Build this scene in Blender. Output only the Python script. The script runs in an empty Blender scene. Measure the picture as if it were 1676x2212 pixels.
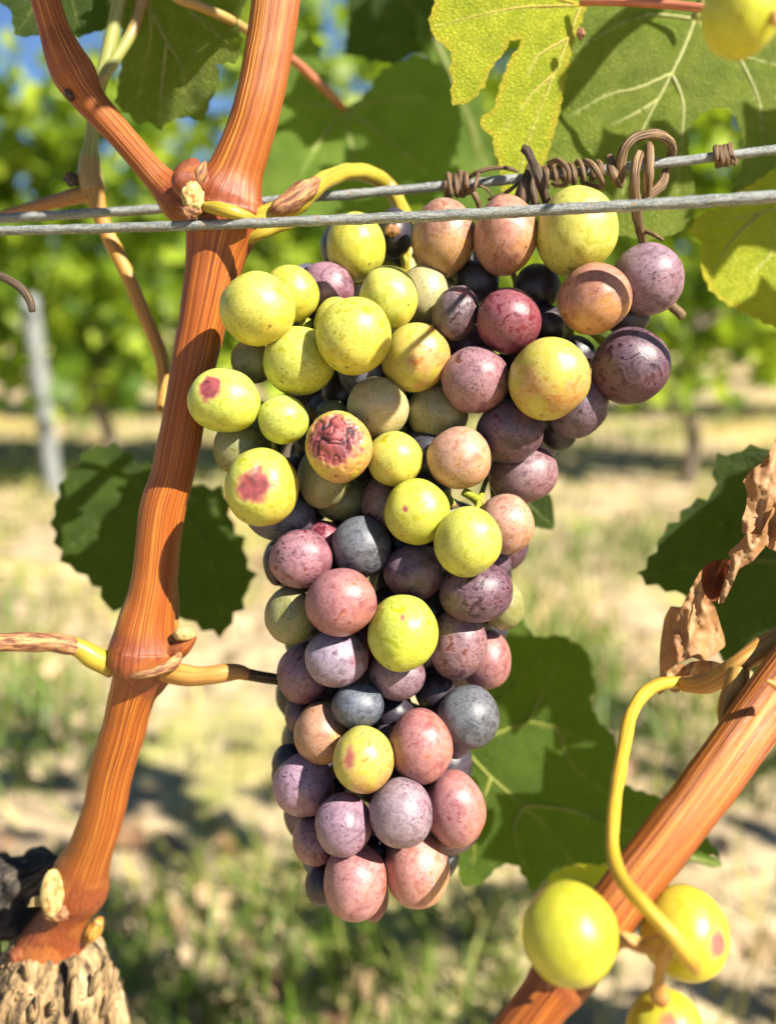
import bpy, bmesh, math, random
from mathutils import Vector, Matrix, noise, geometry, Quaternion
random.seed(7)
SC = bpy.context.scene
COL = SC.collection
R = math.radians

# ------------------------------------------------------------------ camera
F, CX, CY = 2023.0, 838.0, 1106.0           # focal length and centre in picture units (1676 wide)
CAMH, PITCH = 0.75, R(12)
CAM = Vector((0, 0, CAMH))
AX, AU = Vector((1, 0, 0)), Vector((0, math.sin(PITCH), math.cos(PITCH)))
AF = Vector((0, math.cos(PITCH), -math.sin(PITCH)))
CAMROT = Matrix((AX, AU, -AF)).transposed()
cd = bpy.data.cameras.new('camera'); cam = bpy.data.objects.new('camera', cd); COL.objects.link(cam)
cam.location = CAM; cam.rotation_euler = (R(90) - PITCH, 0, 0)
cd.sensor_fit = 'HORIZONTAL'; cd.sensor_width = 36; cd.lens = 36 * F / 1676
cd.clip_start = 0.01; cd.clip_end = 500
cd.dof.use_dof = True; cd.dof.focus_distance = 0.247; cd.dof.aperture_fstop = cd.lens / 4.8
SC.camera = cam
# ------------------------------------------------------------------ sky, sun, exposure
SUN = (AX * .60 + AU * .54 - AF * .59).normalized()
w = bpy.data.worlds.new('World'); SC.world = w; w.use_nodes = True
nt = w.node_tree; bg = nt.nodes['Background']
sky = nt.nodes.new('ShaderNodeTexSky'); sky.sky_type = 'NISHITA'; sky.sun_disc = False
sky.sun_elevation = math.asin(SUN.z); sky.sun_rotation = math.atan2(SUN.x, SUN.y)
sky.air_density = 1.0; sky.dust_density = 0.0; sky.ozone_density = 6.0; sky.altitude = 2500
nt.links.new(sky.outputs[0], bg.inputs[0]); bg.inputs[1].default_value = 0.05
sd = bpy.data.lights.new('sun', 'SUN'); sun = bpy.data.objects.new('sun', sd); COL.objects.link(sun)
sd.energy = 5.0; sd.angle = R(0.5); sd.color = (1.0, .93, .80)
sun.rotation_euler = SUN.to_track_quat('Z', 'Y').to_euler(); sun.location = (2, -3, 4)
vs = SC.view_settings
vs.view_transform = 'Standard'; vs.look = 'None'; vs.gamma = 1; vs.use_curve_mapping = False; vs.exposure = 1.5
SC.cycles.use_denoising = True
SC.cycles.max_bounces = 5; SC.cycles.transmission_bounces = 3; SC.cycles.diffuse_bounces = 2; SC.cycles.glossy_bounces = 2

# ------------------------------------------------------------------ helpers
def P(x, y, d):
    return CAM + AX * ((x - CX) / F * d) + AU * ((CY - y) / F * d) + AF * d
def PX(p):
    v = p - CAM; d = v.dot(AF)
    return (CX + v.dot(AX) / d * F, CY - v.dot(AU) / d * F, d) if d > 1e-4 else (9e9, 9e9, d)
ORG = {}
def empty(name, loc, label=None, cat=None, group=None):
    o = bpy.data.objects.new(name, None); COL.objects.link(o); o.location = loc
    o.empty_display_size = .01; ORG[o.name] = Vector(loc)
    if label: o['label'] = label
    if cat: o['category'] = cat
    if group: o['group'] = group
    return o
def mk(name, vs_, fs, mat, parent=None, smooth=True, attrs=None):
    """one mesh object from world-space points"""
    og = ORG[parent.name] if parent else Vector((0, 0, 0))
    me = bpy.data.meshes.new(name)
    me.from_pydata([tuple(Vector(v) - og) for v in vs_], [], fs)
    if attrs:
        for an, (ty, data) in attrs.items():
            a = me.attributes.new(an, ty, 'POINT')
            if ty == 'FLOAT': a.data.foreach_set('value', data)
            elif ty == 'FLOAT_VECTOR': a.data.foreach_set('vector', [c for v in data for c in v])
            else: a.data.foreach_set('color', [c for v in data for c in v])
    if smooth: me.polygons.foreach_set('use_smooth', [True] * len(me.polygons))
    me.update()
    if mat: me.materials.append(mat)
    o = bpy.data.objects.new(name, me); COL.objects.link(o)
    if parent: o.parent = parent
    ORG[o.name] = og
    return o
def tag(o, label=None, cat=None, group=None, kind=None):
    if label: o['label'] = label
    if cat: o['category'] = cat
    if group: o['group'] = group
    if kind: o['kind'] = kind
    return o
def catmull(pts, sub):
    n = len(pts); out = []
    for i in range(n - 1):
        a, b, c, d = pts[max(i - 1, 0)], pts[i], pts[i + 1], pts[min(i + 2, n - 1)]
        for k in range(sub):
            t = k / sub; t2, t3 = t * t, t * t * t
            out.append([.5 * (2 * b[j] + (c[j] - a[j]) * t + (2 * a[j] - 5 * b[j] + 4 * c[j] - d[j]) * t2 + (3 * b[j] - a[j] - 3 * c[j] + d[j]) * t3) for j in range(len(b))])
    out.append(list(pts[-1]))
    return out
def tube_w(name, pts, mat, parent=None, seg=14, sub=5, ridge=0, nrid=3.0, lump=0, lf=120, flat=1.0, seed=0.0):
    """tapered tube through world points (x,y,z,radius[,node weight]); ridge = lengthwise grooves, lump = unevenness"""
    pts = [list(p) + [0.0] * (5 - len(p)) for p in pts]
    c = catmull(pts, sub); n = len(c)
    pos = [Vector(p[:3]) for p in c]; rad = [max(p[3], 1e-5) for p in c]; nd = [min(1, max(0, p[4])) for p in c]
    T = [(pos[min(i + 1, n - 1)] - pos[max(i - 1, 0)]).normalized() for i in range(n)]
    u = T[0].orthogonal().normalized()
    V, tc, na, L = [], [], [], 0.0
    r0 = sum(rad) / n
    for i in range(n):
        if i: L += (pos[i] - pos[i - 1]).length
        u = (u - T[i] * u.dot(T[i])).normalized(); v = T[i].cross(u)
        for k in range(seg):
            a = 2 * math.pi * k / seg; ca, sa = math.cos(a), math.sin(a)
            r = rad[i]
            if ridge:
                q = noise.noise(Vector((ca * nrid, sa * nrid, L / r0 * .10 + seed)))
                q2 = noise.noise(Vector((ca * nrid * 2.7, sa * nrid * 2.7, L / r0 * .16 + 7 + seed)))
                r *= 1 + ridge * (1 - 2.2 * abs(q)) + ridge * .5 * q2
            p = pos[i] + (u * ca + v * sa * flat) * r
            if lump: p += (u * ca + v * sa) * (r * lump * noise.noise(p * lf + Vector((seed, 0, 0))))
            V.append(p); tc.append((ca, sa, L / r0)); na.append(nd[i])
    fs = [(i * seg + k, i * seg + (k + 1) % seg, (i + 1) * seg + (k + 1) % seg, (i + 1) * seg + k) for i in range(n - 1) for k in range(seg)]
    for i, q in ((0, -1), (n - 1, 1)):
        V.append(pos[i] + T[i] * (q * rad[i] * .25)); tc.append((0, 0, q)); na.append(nd[i]); m = len(V) - 1
        for k in range(seg):
            f = (i * seg + k, i * seg + (k + 1) % seg, m)
            fs.append(f if q > 0 else f[::-1])
    return mk(name, V, fs, mat, parent, True, {'tc': ('FLOAT_VECTOR', tc), 'nd': ('FLOAT', na)})
def tube(name, pts, mat, parent=None, **kw):
    """the same with picture units (x, y, distance, radius[, node])"""
    q = []
    for p in pts:
        v = P(p[0], p[1], p[2]); q.append([v.x, v.y, v.z, p[3] * p[2] / F] + list(p[4:]))
    return tube_w(name, q, mat, parent, **kw)
_ICO = {}
def ico(n):
    if n not in _ICO:
        bm = bmesh.new(); bmesh.ops.create_icosphere(bm, subdivisions=n, radius=1)
        bm.verts.ensure_lookup_table()
        _ICO[n] = ([v.co.copy() for v in bm.verts], [tuple(v.index for v in f.verts) for f in bm.faces]); bm.free()
    return _ICO[n]
def blob(name, x, y, d, rx, ry, rz, mat, parent, amp=.12, freq=1.6, roll=0, n=4, seed=0.0, node=0.0, point=0):
    """uneven lump in picture units; point pulls its top to a tip"""
    V0, fs = ico(n); s = d / F; c = P(x, y, d); V, tc = [], []
    ca, sa = math.cos(roll), math.sin(roll)
    for v in V0:
        k = 1 + amp * noise.noise(v * freq + Vector((seed, seed, 0))) + amp * .5 * noise.noise(v * freq * 3.1 + Vector((0, seed, 3)))
        t = 1 - point * max(0, v.y)
        a, b, e = v.x * rx * k * t, v.y * ry * k, v.z * rz * k * t
        V.append(c + AX * ((a * ca - b * sa) * s) + AU * ((a * sa + b * ca) * s) - AF * (e * s)); tc.append((v.x, v.z, v.y * ry / max(rx, 1) * 1.2))
    return mk(name, V, fs, mat, parent, True, {'tc': ('FLOAT_VECTOR', tc), 'nd': ('FLOAT', [node] * len(V))})

# ------------------------------------------------------------------ material helpers
class G:
    def __init__(s, name):
        s.m = bpy.data.materials.new(name); s.m.use_nodes = True; s.t = s.m.node_tree
        s.b = s.t.nodes['Principled BSDF']; s.out = s.t.nodes['Material Output']
    def put(s, sock, v):
        if hasattr(v, 'is_output'): s.t.links.new(v, sock)
        elif v is not None:
            if isinstance(v, (tuple, list)) and len(v) == 3 and sock.type == 'RGBA': v = tuple(v) + (1,)
            sock.default_value = v
    def n(s, ty, ins=None, out=0, **props):
        nd = s.t.nodes.new(ty)
        for k, v in props.items(): setattr(nd, k, v)
        for k, v in (ins or {}).items(): s.put(nd.inputs[k], v)
        return nd.outputs[out]
    def attr(s, name, out='Vector', ty='GEOMETRY'): return s.n('ShaderNodeAttribute', None, out, attribute_name=name, attribute_type=ty)
    def ma(s, op, a, b=None, c=None):
        nd = s.t.nodes.new('ShaderNodeMath'); nd.operation = op; nd.use_clamp = False
        for i, v in enumerate((a, b, c)):
            if v is not None: s.put(nd.inputs[i], v)
        return nd.outputs[0]
    def vm(s, op, a, b=None, scale=None):
        nd = s.t.nodes.new('ShaderNodeVectorMath'); nd.operation = op
        s.put(nd.inputs[0], a)
        if b is not None: s.put(nd.inputs[1], b)
        if scale is not None: s.put(nd.inputs['Scale'], scale)
        return nd.outputs[0]
    def noise(s, v, sc=5, det=3, dist=0, rough=.5, out=0): return s.n('ShaderNodeTexNoise', {'Vector': v, 'Scale': sc, 'Detail': det, 'Distortion': dist, 'Roughness': rough}, out)
    def voro(s, v, sc=5, feat='F1', out=0): return s.n('ShaderNodeTexVoronoi', {'Vector': v, 'Scale': sc}, out, feature=feat)
    def ss(s, x, a, b, lo=0, hi=1): return s.n('ShaderNodeMapRange', {0: x, 1: a, 2: b, 3: lo, 4: hi}, 0, interpolation_type='SMOOTHSTEP')
    def mix(s, f, a, b, mode='MIX'):
        nd = s.t.nodes.new('ShaderNodeMix'); nd.data_type = 'RGBA'; nd.blend_type = mode
        s.put(nd.inputs[0], f); s.put(nd.inputs[6], a); s.put(nd.inputs[7], b)
        return nd.outputs[2]
    def bump(s, h, st=.3, dist=.001, nrm=None): return s.n('ShaderNodeBump', {'Height': h, 'Strength': st, 'Distance': dist, 'Normal': nrm})
    def bs(s, **k):
        for a, v in k.items(): s.put(s.b.inputs[a.replace('_', ' ')], v)
        return s.m

def grape_mat():
    g = G('grape_skin')
    oi = s_ = g.t.nodes.new('ShaderNodeObjectInfo'); A = oi.outputs['Color']; rnd = oi.outputs['Random']
    Bc = g.attr('skin_second', 'Color', 'OBJECT'); D = g.attr('skin_dust', 'Color', 'OBJECT')
    par = g.attr('skin_wear', 'Vector', 'OBJECT')
    sep = g.t.nodes.new('ShaderNodeSeparateXYZ'); g.put(sep.inputs[0], par)
    bloom, speck, rub = sep.outputs[0], sep.outputs[1], sep.outputs[2]
    oc = g.n('ShaderNodeTexCoord', None, 'Object')
    v = g.vm('ADD', oc, g.vm('SCALE', (17.0, 31.0, 23.0), None, rnd))
    n1 = g.noise(v, .9, 3, .6); n2 = g.noise(v, 2.4, 5, 1.2, .6); n3 = g.noise(v, 9, 5, .5, .65)
    axis = g.n('ShaderNodeVectorMath', {0: oc, 1: g.vm('NORMALIZE', g.vm('ADD', (.2, -.7, .2), g.vm('SCALE', (.9, .5, -.7), None, rnd)))}, 'Value', operation='DOT_PRODUCT')
    skin = g.mix(g.ss(g.ma('ADD', g.ma('ADD', n1, g.ma('MULTIPLY', axis, .13)), g.ma('MULTIPLY', g.ma('SUBTRACT', n2, .5), .4)), .42, .64), A, Bc)
    skin = g.mix(g.ss(n3, .35, .75, 0, .14), skin, g.vm('SCALE', skin, None, .5))
    # rubbed patches where the bloom is gone (sharp, irregular)
    rubm = g.ss(g.ma('ADD', n2, g.ma('MULTIPLY', n3, .30)), g.ma('SUBTRACT', .84, rub), g.ma('SUBTRACT', .94, rub))
    # hair-thin scratches: level lines of a distorted noise, broken by a second noise
    def lines(sc, off, wd):
        q = g.noise(g.vm('ADD', v, (off, off * 2, 0)), sc, 1.5, 1.6)
        l = g.ma('ABSOLUTE', g.ma('SUBTRACT', q, .5))
        m = g.ss(g.noise(g.vm('ADD', v, (0, off, off)), 2.6, 3), .46, .58)
        return g.ma('MULTIPLY', g.ss(l, wd, 0), m)
    scr = g.ma('MAXIMUM', g.ma('MAXIMUM', lines(5.5, 3.1, .020), lines(3.1, 8.3, .012)), lines(8.5, 5.7, .022))
    # pits in the bloom
    vv = g.vm('ADD', v, g.vm('SCALE', g.noise(v, 4, 2, 0, .5, 1), None, .25))
    pit = g.ma('MULTIPLY', g.ss(g.voro(vv, 10), .26, .14), g.ss(g.noise(v, 3.2, 2), .45, .60))
    pit = g.ma('MULTIPLY', pit, speck)
    fine = g.ss(g.noise(v, 30, 2), .25, .75, .93, 1.04)
    n4 = g.noise(g.vm('MULTIPLY', v, (1.0, 2.2, 1.0)), 5.0, 6, 1.5, .7)
    bl = g.ma('MULTIPLY', bloom, g.ma('MULTIPLY', g.ss(g.ma('ADD', n2, g.ma('MULTIPLY', axis, -.10)), .26, .62, .30, 1.08), g.ss(n4, .32, .62, .74, 1.05)))
    keep = g.ma('MULTIPLY', g.ma('SUBTRACT', 1, g.ma('MULTIPLY', rubm, .9)), g.ma('MULTIPLY', g.ma('SUBTRACT', 1, g.ma('MULTIPLY', scr, .75)), g.ma('SUBTRACT', 1, pit)))
    bl = g.ma('MULTIPLY', g.ma('MULTIPLY', bl, keep), fine)
    col = g.mix(bl, skin, D)
    dk = g.vm('MULTIPLY', skin, (.35, .22, .2))
    col = g.mix(g.ma('MULTIPLY', scr, .55), col, dk)
    dots = g.ma('MULTIPLY', g.ss(g.voro(v, 5.5), .055, .035), g.ss(g.noise(v, 1.9, 1), .52, .56))
    col = g.mix(g.ma('MULTIPLY', dots, .8), col, (.10, .035, .012))
    # sunburn scars carried by the mesh
    col = g.mix(g.attr('dot', 'Fac'), col, (.09, .035, .012))
    sc = g.attr('scar', 'Fac')
    sn = g.noise(v, 1.9, 4, .6, .55)
    scol = g.mix(g.ss(sn, .34, .56), (.10, .018, .028), (.26, .055, .06))
    scol = g.mix(g.ss(sn, .56, .72), scol, (.36, .10, .085))
    edge = g.mix(g.ss(sc, .05, .6, 0, .85), col, (.38, .11, .10))
    col = g.mix(g.ss(g.ma('ADD', sc, g.ma('MULTIPLY', g.ma('SUBTRACT', sn, .5), .5)), .34, .82), g.mix(g.ss(sc, .02, .2), col, edge), scol)
    col = g.mix(g.ss(g.attr('crease', 'Fac'), .15, .8, 0, .92), col, (.022, .006, .010))
    rough = g.ma('ADD', g.ma('MULTIPLY', bl, .24), g.ma('ADD', g.ss(n4, .3, .7, .24, .36), g.ma('MULTIPLY', sc, .18)))
    h = g.ma('ADD', g.ma('MULTIPLY', n3, .6), g.ma('ADD', g.ma('MULTIPLY', bl, .6), g.ma('MULTIPLY', g.ma('MULTIPLY', sn, sc), .5)))
    g.bs(Base_Color=col, Roughness=rough, Normal=g.bump(h, .14, .0013), Subsurface_Weight=g.attr('skin_glow', 'Fac', 'OBJECT'), Subsurface_Radius=(.0052, .0036, .0009), Subsurface_Scale=1.0, Specular_IOR_Level=.5)
    return g.m
def stem_mat(name, c1, c2, c3, node, ks=(3.2, 3.2, .10), rough=.5, bump=.5, bd=.0006, spk=.0, sss=0.0):
    """bark of a cane or stem: lengthwise streaks c1 (dark) c2 (body) c3 (light), node = colour at the joints"""
    g = G(name); tc = g.attr('tc'); nd = g.attr('nd', 'Fac')
    v = g.vm('MULTIPLY', tc, ks); rn = g.n('ShaderNodeObjectInfo', None, 'Random'); v = g.vm('ADD', v, g.vm('SCALE', (9., 5., 13.), None, rn))
    a = g.noise(v, 1, 4, .03, .6); b = g.noise(g.vm('ADD', v, (5, 5, 5)), 2.2, 3, .03, .6)
    wv = g.noise(g.vm('MULTIPLY', tc, (1.6, 1.6, .10)), 1, 5, .1, .6)
    col = g.mix(g.ss(a, .36, .52), c1, c2)
    col = g.mix(g.ss(g.ma('ADD', a, g.ma('MULTIPLY', g.ma('SUBTRACT', wv, .5), .6)), .50, .72), col, c3)
    col = g.mix(g.ss(b, .46, .36, 0, .6), col, c1)
    fl = g.ma('MULTIPLY', g.ss(g.voro(g.vm('MULTIPLY', tc, (2.2, 2.2, .9)), 2.3), .16, .08), spk)
    col = g.mix(fl, col, g.vm('SCALE', c3, None, 1.25))
    grain = g.noise(g.vm('MULTIPLY', tc, (6, 6, 4)), 1.5, 5, .3, .7)
    ncol = g.mix(g.ss(grain, .35, .68), g.vm('SCALE', node, None, .62), node)
    ncol = g.mix(g.ss(g.noise(tc, 1.1, 3), .50, .64, 0, .22), ncol, c3)
    col = g.mix(g.ss(g.ma('ADD', nd, g.ma('MULTIPLY', g.ma('SUBTRACT', grain, .5), .5)), .25, .75), col, ncol)
    h = g.ma('ADD', g.ma('MULTIPLY', a, .7), g.ma('ADD', g.ma('MULTIPLY', b, .5), g.ma('MULTIPLY', grain, .25)))
    g.bs(Base_Color=col, Roughness=rough, Normal=g.bump(h, bump, bd), Specular_IOR_Level=.4, Subsurface_Weight=sss, Subsurface_Radius=(.002, .001, .0004), Subsurface_Scale=1.0)
    return g.m
def leaf_mat(name, c1, c2, vein, tr, wt=.45, edge=None, rough=.5, netk=1.0, bumpk=.55):
    g = G(name); tc = g.attr('tc'); ve = g.attr('vein', 'Fac')
    a = g.noise(tc, 1.1, 5, .4, .6); b = g.noise(tc, 9, 4, .6, .65)
    net = g.voro(g.vm('ADD', tc, g.vm('SCALE', g.noise(tc, 5, 2, 0, .5, 1), None, .12)), 6.5, 'DISTANCE_TO_EDGE')
    net2 = g.voro(tc, 17, 'DISTANCE_TO_EDGE')
    col = g.mix(g.ss(a, .35, .65), c1, c2)
    col = g.mix(g.ss(b, .35, .7, 0, .35), col, g.vm('SCALE', col, None, .6))
    col = g.mix(g.ss(net, .10, .0, 0, .35 * netk), col, vein)
    col = g.mix(g.ss(ve, .25, .9, 0, .9), col, vein)
    if edge:
        col = g.mix(g.ss(g.ma('ADD', g.attr('rim', 'Fac'), g.ma('MULTIPLY', a, .5)), .85, 1.25, 0, .8), col, edge)
    sp = g.ma('MULTIPLY', g.ss(g.voro(tc, 3.1), .10, .06), g.ss(g.noise(tc, .8, 1), .54, .58))
    col = g.mix(g.ma('MULTIPLY', sp, .7), col, (.16, .07, .02))
    h = g.ma('ADD', g.ma('MULTIPLY', g.ss(net, 0, .16), .8 * netk), g.ma('ADD', g.ma('MULTIPLY', g.ss(net2, 0, .15), .4), g.ma('MULTIPLY', b, .5)))
    nm = g.bump(h, bumpk, .0011)
    g.bs(Base_Color=col, Roughness=rough, Normal=nm, Specular_IOR_Level=.35)
    t = g.n('ShaderNodeBsdfTranslucent', {'Color': g.mix(.75, g.vm('SCALE', col, None, 1.6), tr), 'Normal': nm})
    mx = g.n('ShaderNodeMixShader', {0: wt, 1: g.b.outputs[0], 2: t})
    g.t.links.new(mx, g.out.inputs[0])
    return g.m
def simple_leaf(name, c1, c2, tr, wt=.4):
    """far leaves: colour varies leaf by leaf"""
    g = G(name); rr = g.attr('leafrand', 'Fac')
    col = g.mix(rr, c1, c2)
    g.bs(Base_Color=col, Roughness=.5, Specular_IOR_Level=.4)
    t = g.n('ShaderNodeBsdfTranslucent', {'Color': g.mix(.5, col, tr)})
    g.t.links.new(g.n('ShaderNodeMixShader', {0: wt, 1: g.b.outputs[0], 2: t}), g.out.inputs[0])
    return g.m

M = {}
M['grape'] = grape_mat()
M['cane'] = stem_mat('cane_bark', (.14, .028, .006), (.33, .088, .012), (.54, .215, .034), (.26, .062, .019), ks=(18, 18, .07), rough=.38, bump=.9, bd=.0004, spk=.2)
M['cane2'] = stem_mat('young_cane', (0.21, 0.07, 0.014), (0.434, 0.21, 0.035), (0.504, 0.315, 0.07), (0.42, 0.182, 0.056), rough=.45, bump=.25)
M['yellow_stem'] = stem_mat('yellow_green_stem', (0.2772, 0.1914, 0.0198), (0.3432, 0.264, 0.0231), (0.396, 0.3168, 0.0462), (0.1584, 0.0462, 0.0198), rough=.4, bump=.2, sss=.15)
M['green_stem'] = stem_mat('pale_green_stem', (0.1872, 0.1872, 0.0432), (0.2736, 0.288, 0.0792), (0.36, 0.3456, 0.1296), (0.4032, 0.2592, 0.0864), rough=.4, bump=.2, sss=.1)
M['pedicel'] = stem_mat('pedicel_green', (0.182, 0.21, 0.021), (0.315, 0.336, 0.021), (0.406, 0.392, 0.056), (0.266, 0.112, 0.028), ks=(1.5, 1.5, 1.0), rough=.5, bump=.5, spk=.5)
M['tendril'] = stem_mat('dried_tendril_bark', (0.03825, 0.0187, 0.00935), (0.1615, 0.08925, 0.0425), (0.442, 0.306, 0.153), (0.2125, 0.1275, 0.0595), rough=.6, bump=1.0, bd=.0005)
M['darkstem'] = stem_mat('dead_dark_stem', (.022, .013, .008), (.07, .042, .025), (.24, .16, .09), (.10, .06, .03), rough=.6, bump=1.0)
M['pink_stem'] = stem_mat('pink_petiole', (0.3375, 0.09, 0.0525), (0.51, 0.18, 0.105), (0.54, 0.27, 0.135), (0.465, 0.3, 0.09), rough=.4, bump=.15, sss=.15)
M['tanwood'] = stem_mat('tan_dry_stem', (0.308, 0.14, 0.0315), (0.392, 0.21, 0.042), (0.448, 0.266, 0.07), (0.385, 0.168, 0.056), rough=.5, bump=.4)
M['cut'] = stem_mat('pale_cut_wood', (0.288, 0.16, 0.048), (0.464, 0.344, 0.128), (0.528, 0.432, 0.208), (0.4, 0.24, 0.096), ks=(1.8, 1.8, 1.2), rough=.8, bump=.8, bd=.0006)
M['papery'] = stem_mat('papery_brown_skin', (0.1125, 0.0375, 0.01875), (0.285, 0.1275, 0.05625), (0.45, 0.27, 0.105), (0.375, 0.1875, 0.06), ks=(2, 2, .4), rough=.6, bump=.9)
M['bark'] = stem_mat('old_vine_bark', (0.02625, 0.0165, 0.009), (0.3, 0.195, 0.09), (0.45, 0.3375, 0.1875), (0.225, 0.15, 0.09), ks=(3.2, 3.2, 1.8), rough=.85, bump=1.0, bd=.0015)
M['charred'] = stem_mat('dark_old_bark', (.012, .010, .009), (.05, .038, .030), (.16, .13, .10), (.05, .04, .04), ks=(2.4, 2.4, .8), rough=.9, bump=1.0, bd=.0015)
M['trunk'] = stem_mat('far_vine_trunk', (0.09, 0.063, 0.045), (0.18, 0.135, 0.099), (0.27, 0.216, 0.162), (0.18, 0.135, 0.09), rough=.9)
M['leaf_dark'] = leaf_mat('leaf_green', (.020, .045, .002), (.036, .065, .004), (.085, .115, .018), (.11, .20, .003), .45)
M['vein_dark'] = stem_mat('vein_green', (0.078, 0.096, 0.012), (0.102, 0.126, 0.018), (0.12, 0.144, 0.024), (0.12, 0.12, 0.024))
M['vein_mid'] = stem_mat('vein_yellow_green', (.16, .18, .02), (.20, .22, .03), (.24, .26, .04), (.2, .2, .04))
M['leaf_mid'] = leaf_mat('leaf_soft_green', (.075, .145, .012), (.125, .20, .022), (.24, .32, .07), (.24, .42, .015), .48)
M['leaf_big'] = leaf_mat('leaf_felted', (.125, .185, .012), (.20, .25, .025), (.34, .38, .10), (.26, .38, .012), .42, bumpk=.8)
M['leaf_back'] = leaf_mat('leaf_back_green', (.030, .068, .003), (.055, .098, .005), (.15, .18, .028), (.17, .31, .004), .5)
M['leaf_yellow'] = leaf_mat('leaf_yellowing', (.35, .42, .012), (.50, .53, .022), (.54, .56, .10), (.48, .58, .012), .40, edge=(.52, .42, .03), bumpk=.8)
M['leaf_dry'] = leaf_mat('leaf_dried', (0.312, 0.1482, 0.0585), (0.429, 0.234, 0.1014), (0.4836, 0.312, 0.1482), (0.429, 0.1716, 0.0468), .25, rough=.45, netk=.12, bumpk=.3)
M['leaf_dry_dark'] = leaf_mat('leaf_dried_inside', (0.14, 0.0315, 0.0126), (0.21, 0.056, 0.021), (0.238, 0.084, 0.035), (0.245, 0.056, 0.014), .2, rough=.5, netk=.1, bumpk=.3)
M['ochre'] = stem_mat('ochre_stalk', (.34, .20, .02), (.46, .30, .024), (.54, .38, .05), (.34, .15, .03), rough=.42, bump=.4, sss=.1)
M['far_leaf'] = simple_leaf('far_vine_leaf', (.050, .115, .005), (.46, .56, .04), (.48, .66, .02), .44)
M['canopy'] = simple_leaf('canopy_leaf', (.05, .09, .01), (.11, .16, .02), (.20, .28, .02), .3)
M['grass'] = simple_leaf('grass_blade', (.10, .17, .02), (.56, .47, .16), (.30, .38, .06), .3)
M['litter'] = simple_leaf('dry_litter', (.25, .14, .07), (.66, .48, .28), (.4, .25, .1), .2)
def wire_mat():
    g = G('galvanised_wire'); tc = g.attr('tc')
    a = g.noise(g.vm('MULTIPLY', tc, (1.5, 1.5, .25)), 1.2, 5, .6, .65); b = g.noise(tc, 3.5, 5, .3, .7)
    col = g.mix(g.ss(a, .38, .62), (.13, .145, .145), (.28, .295, .285))
    col = g.mix(g.ss(b, .50, .66, 0, .9), col, (.50, .52, .49))
    col = g.mix(g.ss(b, .42, .30, 0, .8), col, (.06, .063, .06))
    col = g.mix(g.ss(g.noise(tc, .7, 3), .64, .70, 0, .7), col, (.30, .17, .08))
    g.bs(Base_Color=col, Roughness=g.ss(b, .3, .7, .38, .62), Metallic=.35, Normal=g.bump(g.ma('ADD', a, g.ma('MULTIPLY', b, .8)), .9, .0005))
    return g.m
M['wire'] = wire_mat()
def ground_mat():
    g = G('vineyard_soil'); v = g.n('ShaderNodeTexCoord', None, 'Object')
    a = g.noise(v, 1.3, 6, .6, .65); b = g.noise(v, 9, 6, .5, .7); c = g.noise(v, .55, 3, .3)
    col = g.mix(g.ss(b, .35, .65), (.26, .20, .13), (.58, .45, .28))
    col = g.mix(g.ss(a, .48, .62, 0, .65), col, (.30, .34, .06))
    col = g.mix(g.ss(c, .48, .64, 0, .8), col, (.60, .42, .18))
    g.bs(Base_Color=col, Roughness=.95, Normal=g.bump(b, 1.0, .03), Specular_IOR_Level=.1)
    return g.m
M['ground'] = ground_mat()
def post_mat():
    g = G('weathered_post'); v = g.n('ShaderNodeTexCoord', None, 'Object')
    a = g.noise(g.vm('MULTIPLY', v, (1, 1, .15)), 60, 5, .4, .6)
    g.bs(Base_Color=g.mix(g.ss(a, .3, .7), (.14, .15, .145), (.25, .26, .25)), Roughness=.8, Normal=g.bump(a, .6, .004))
    return g.m
M['post'] = post_mat()

# ------------------------------------------------------------------ ground and the rows behind
def gz(x, y): return .018 * noise.noise(Vector((x * 1.7, y * 1.7, 0))) + .008 * noise.noise(Vector((x * 6, y * 6, 3)))
ax = [math.copysign(abs(t) ** 2.2, t) * 60 for t in [i / 70 for i in range(-70, 71)]]
V = [(x, y + 2, gz(x, y + 2)) for y in ax for x in ax]; n = len(ax)
gr = mk('ground', V, [(j * n + i, j * n + i + 1, (j + 1) * n + i + 1, (j + 1) * n + i) for j in range(n - 1) for i in range(n - 1)], M['ground'])
gr['kind'] = 'structure'
LSH = [(0, -.05), (.30, -.35), (.42, -.10), (.72, .02), (.56, .28), (.62, .62), (.30, .58), (0, 1.0), (-.30, .58), (-.62, .62), (-.56, .28), (-.72, .02), (-.42, -.10), (-.30, -.35)]
def leaf_mass(leaves):
    """many lobed leaves (position, normal, size, colour random): points, faces, random per point"""
    V, fs, rn = [], [], []
    for p, nrm, s, r in leaves:
        nrm = nrm.normalized(); u = nrm.orthogonal().normalized(); u = Quaternion(nrm, random.uniform(0, 6.28)) @ u; v = nrm.cross(u)
        b = len(V); fold = random.uniform(.05, .35)
        V.append(p + v * (.18 * s)); rn.append(r)
        for (a, c) in LSH:
            V.append(p + u * (a * s * .75) + v * (c * s * .75) + nrm * (abs(a) * fold * s - .18 * c * c * s)); rn.append(r)
        m = len(LSH)
        fs += [(b, b + 1 + k, b + 1 + (k + 1) % m) for k in range(m)]
    return V, fs, rn
def rvec(): return Vector((random.gauss(0, 1), random.gauss(0, 1), random.gauss(0, 1))).normalized()
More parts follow.
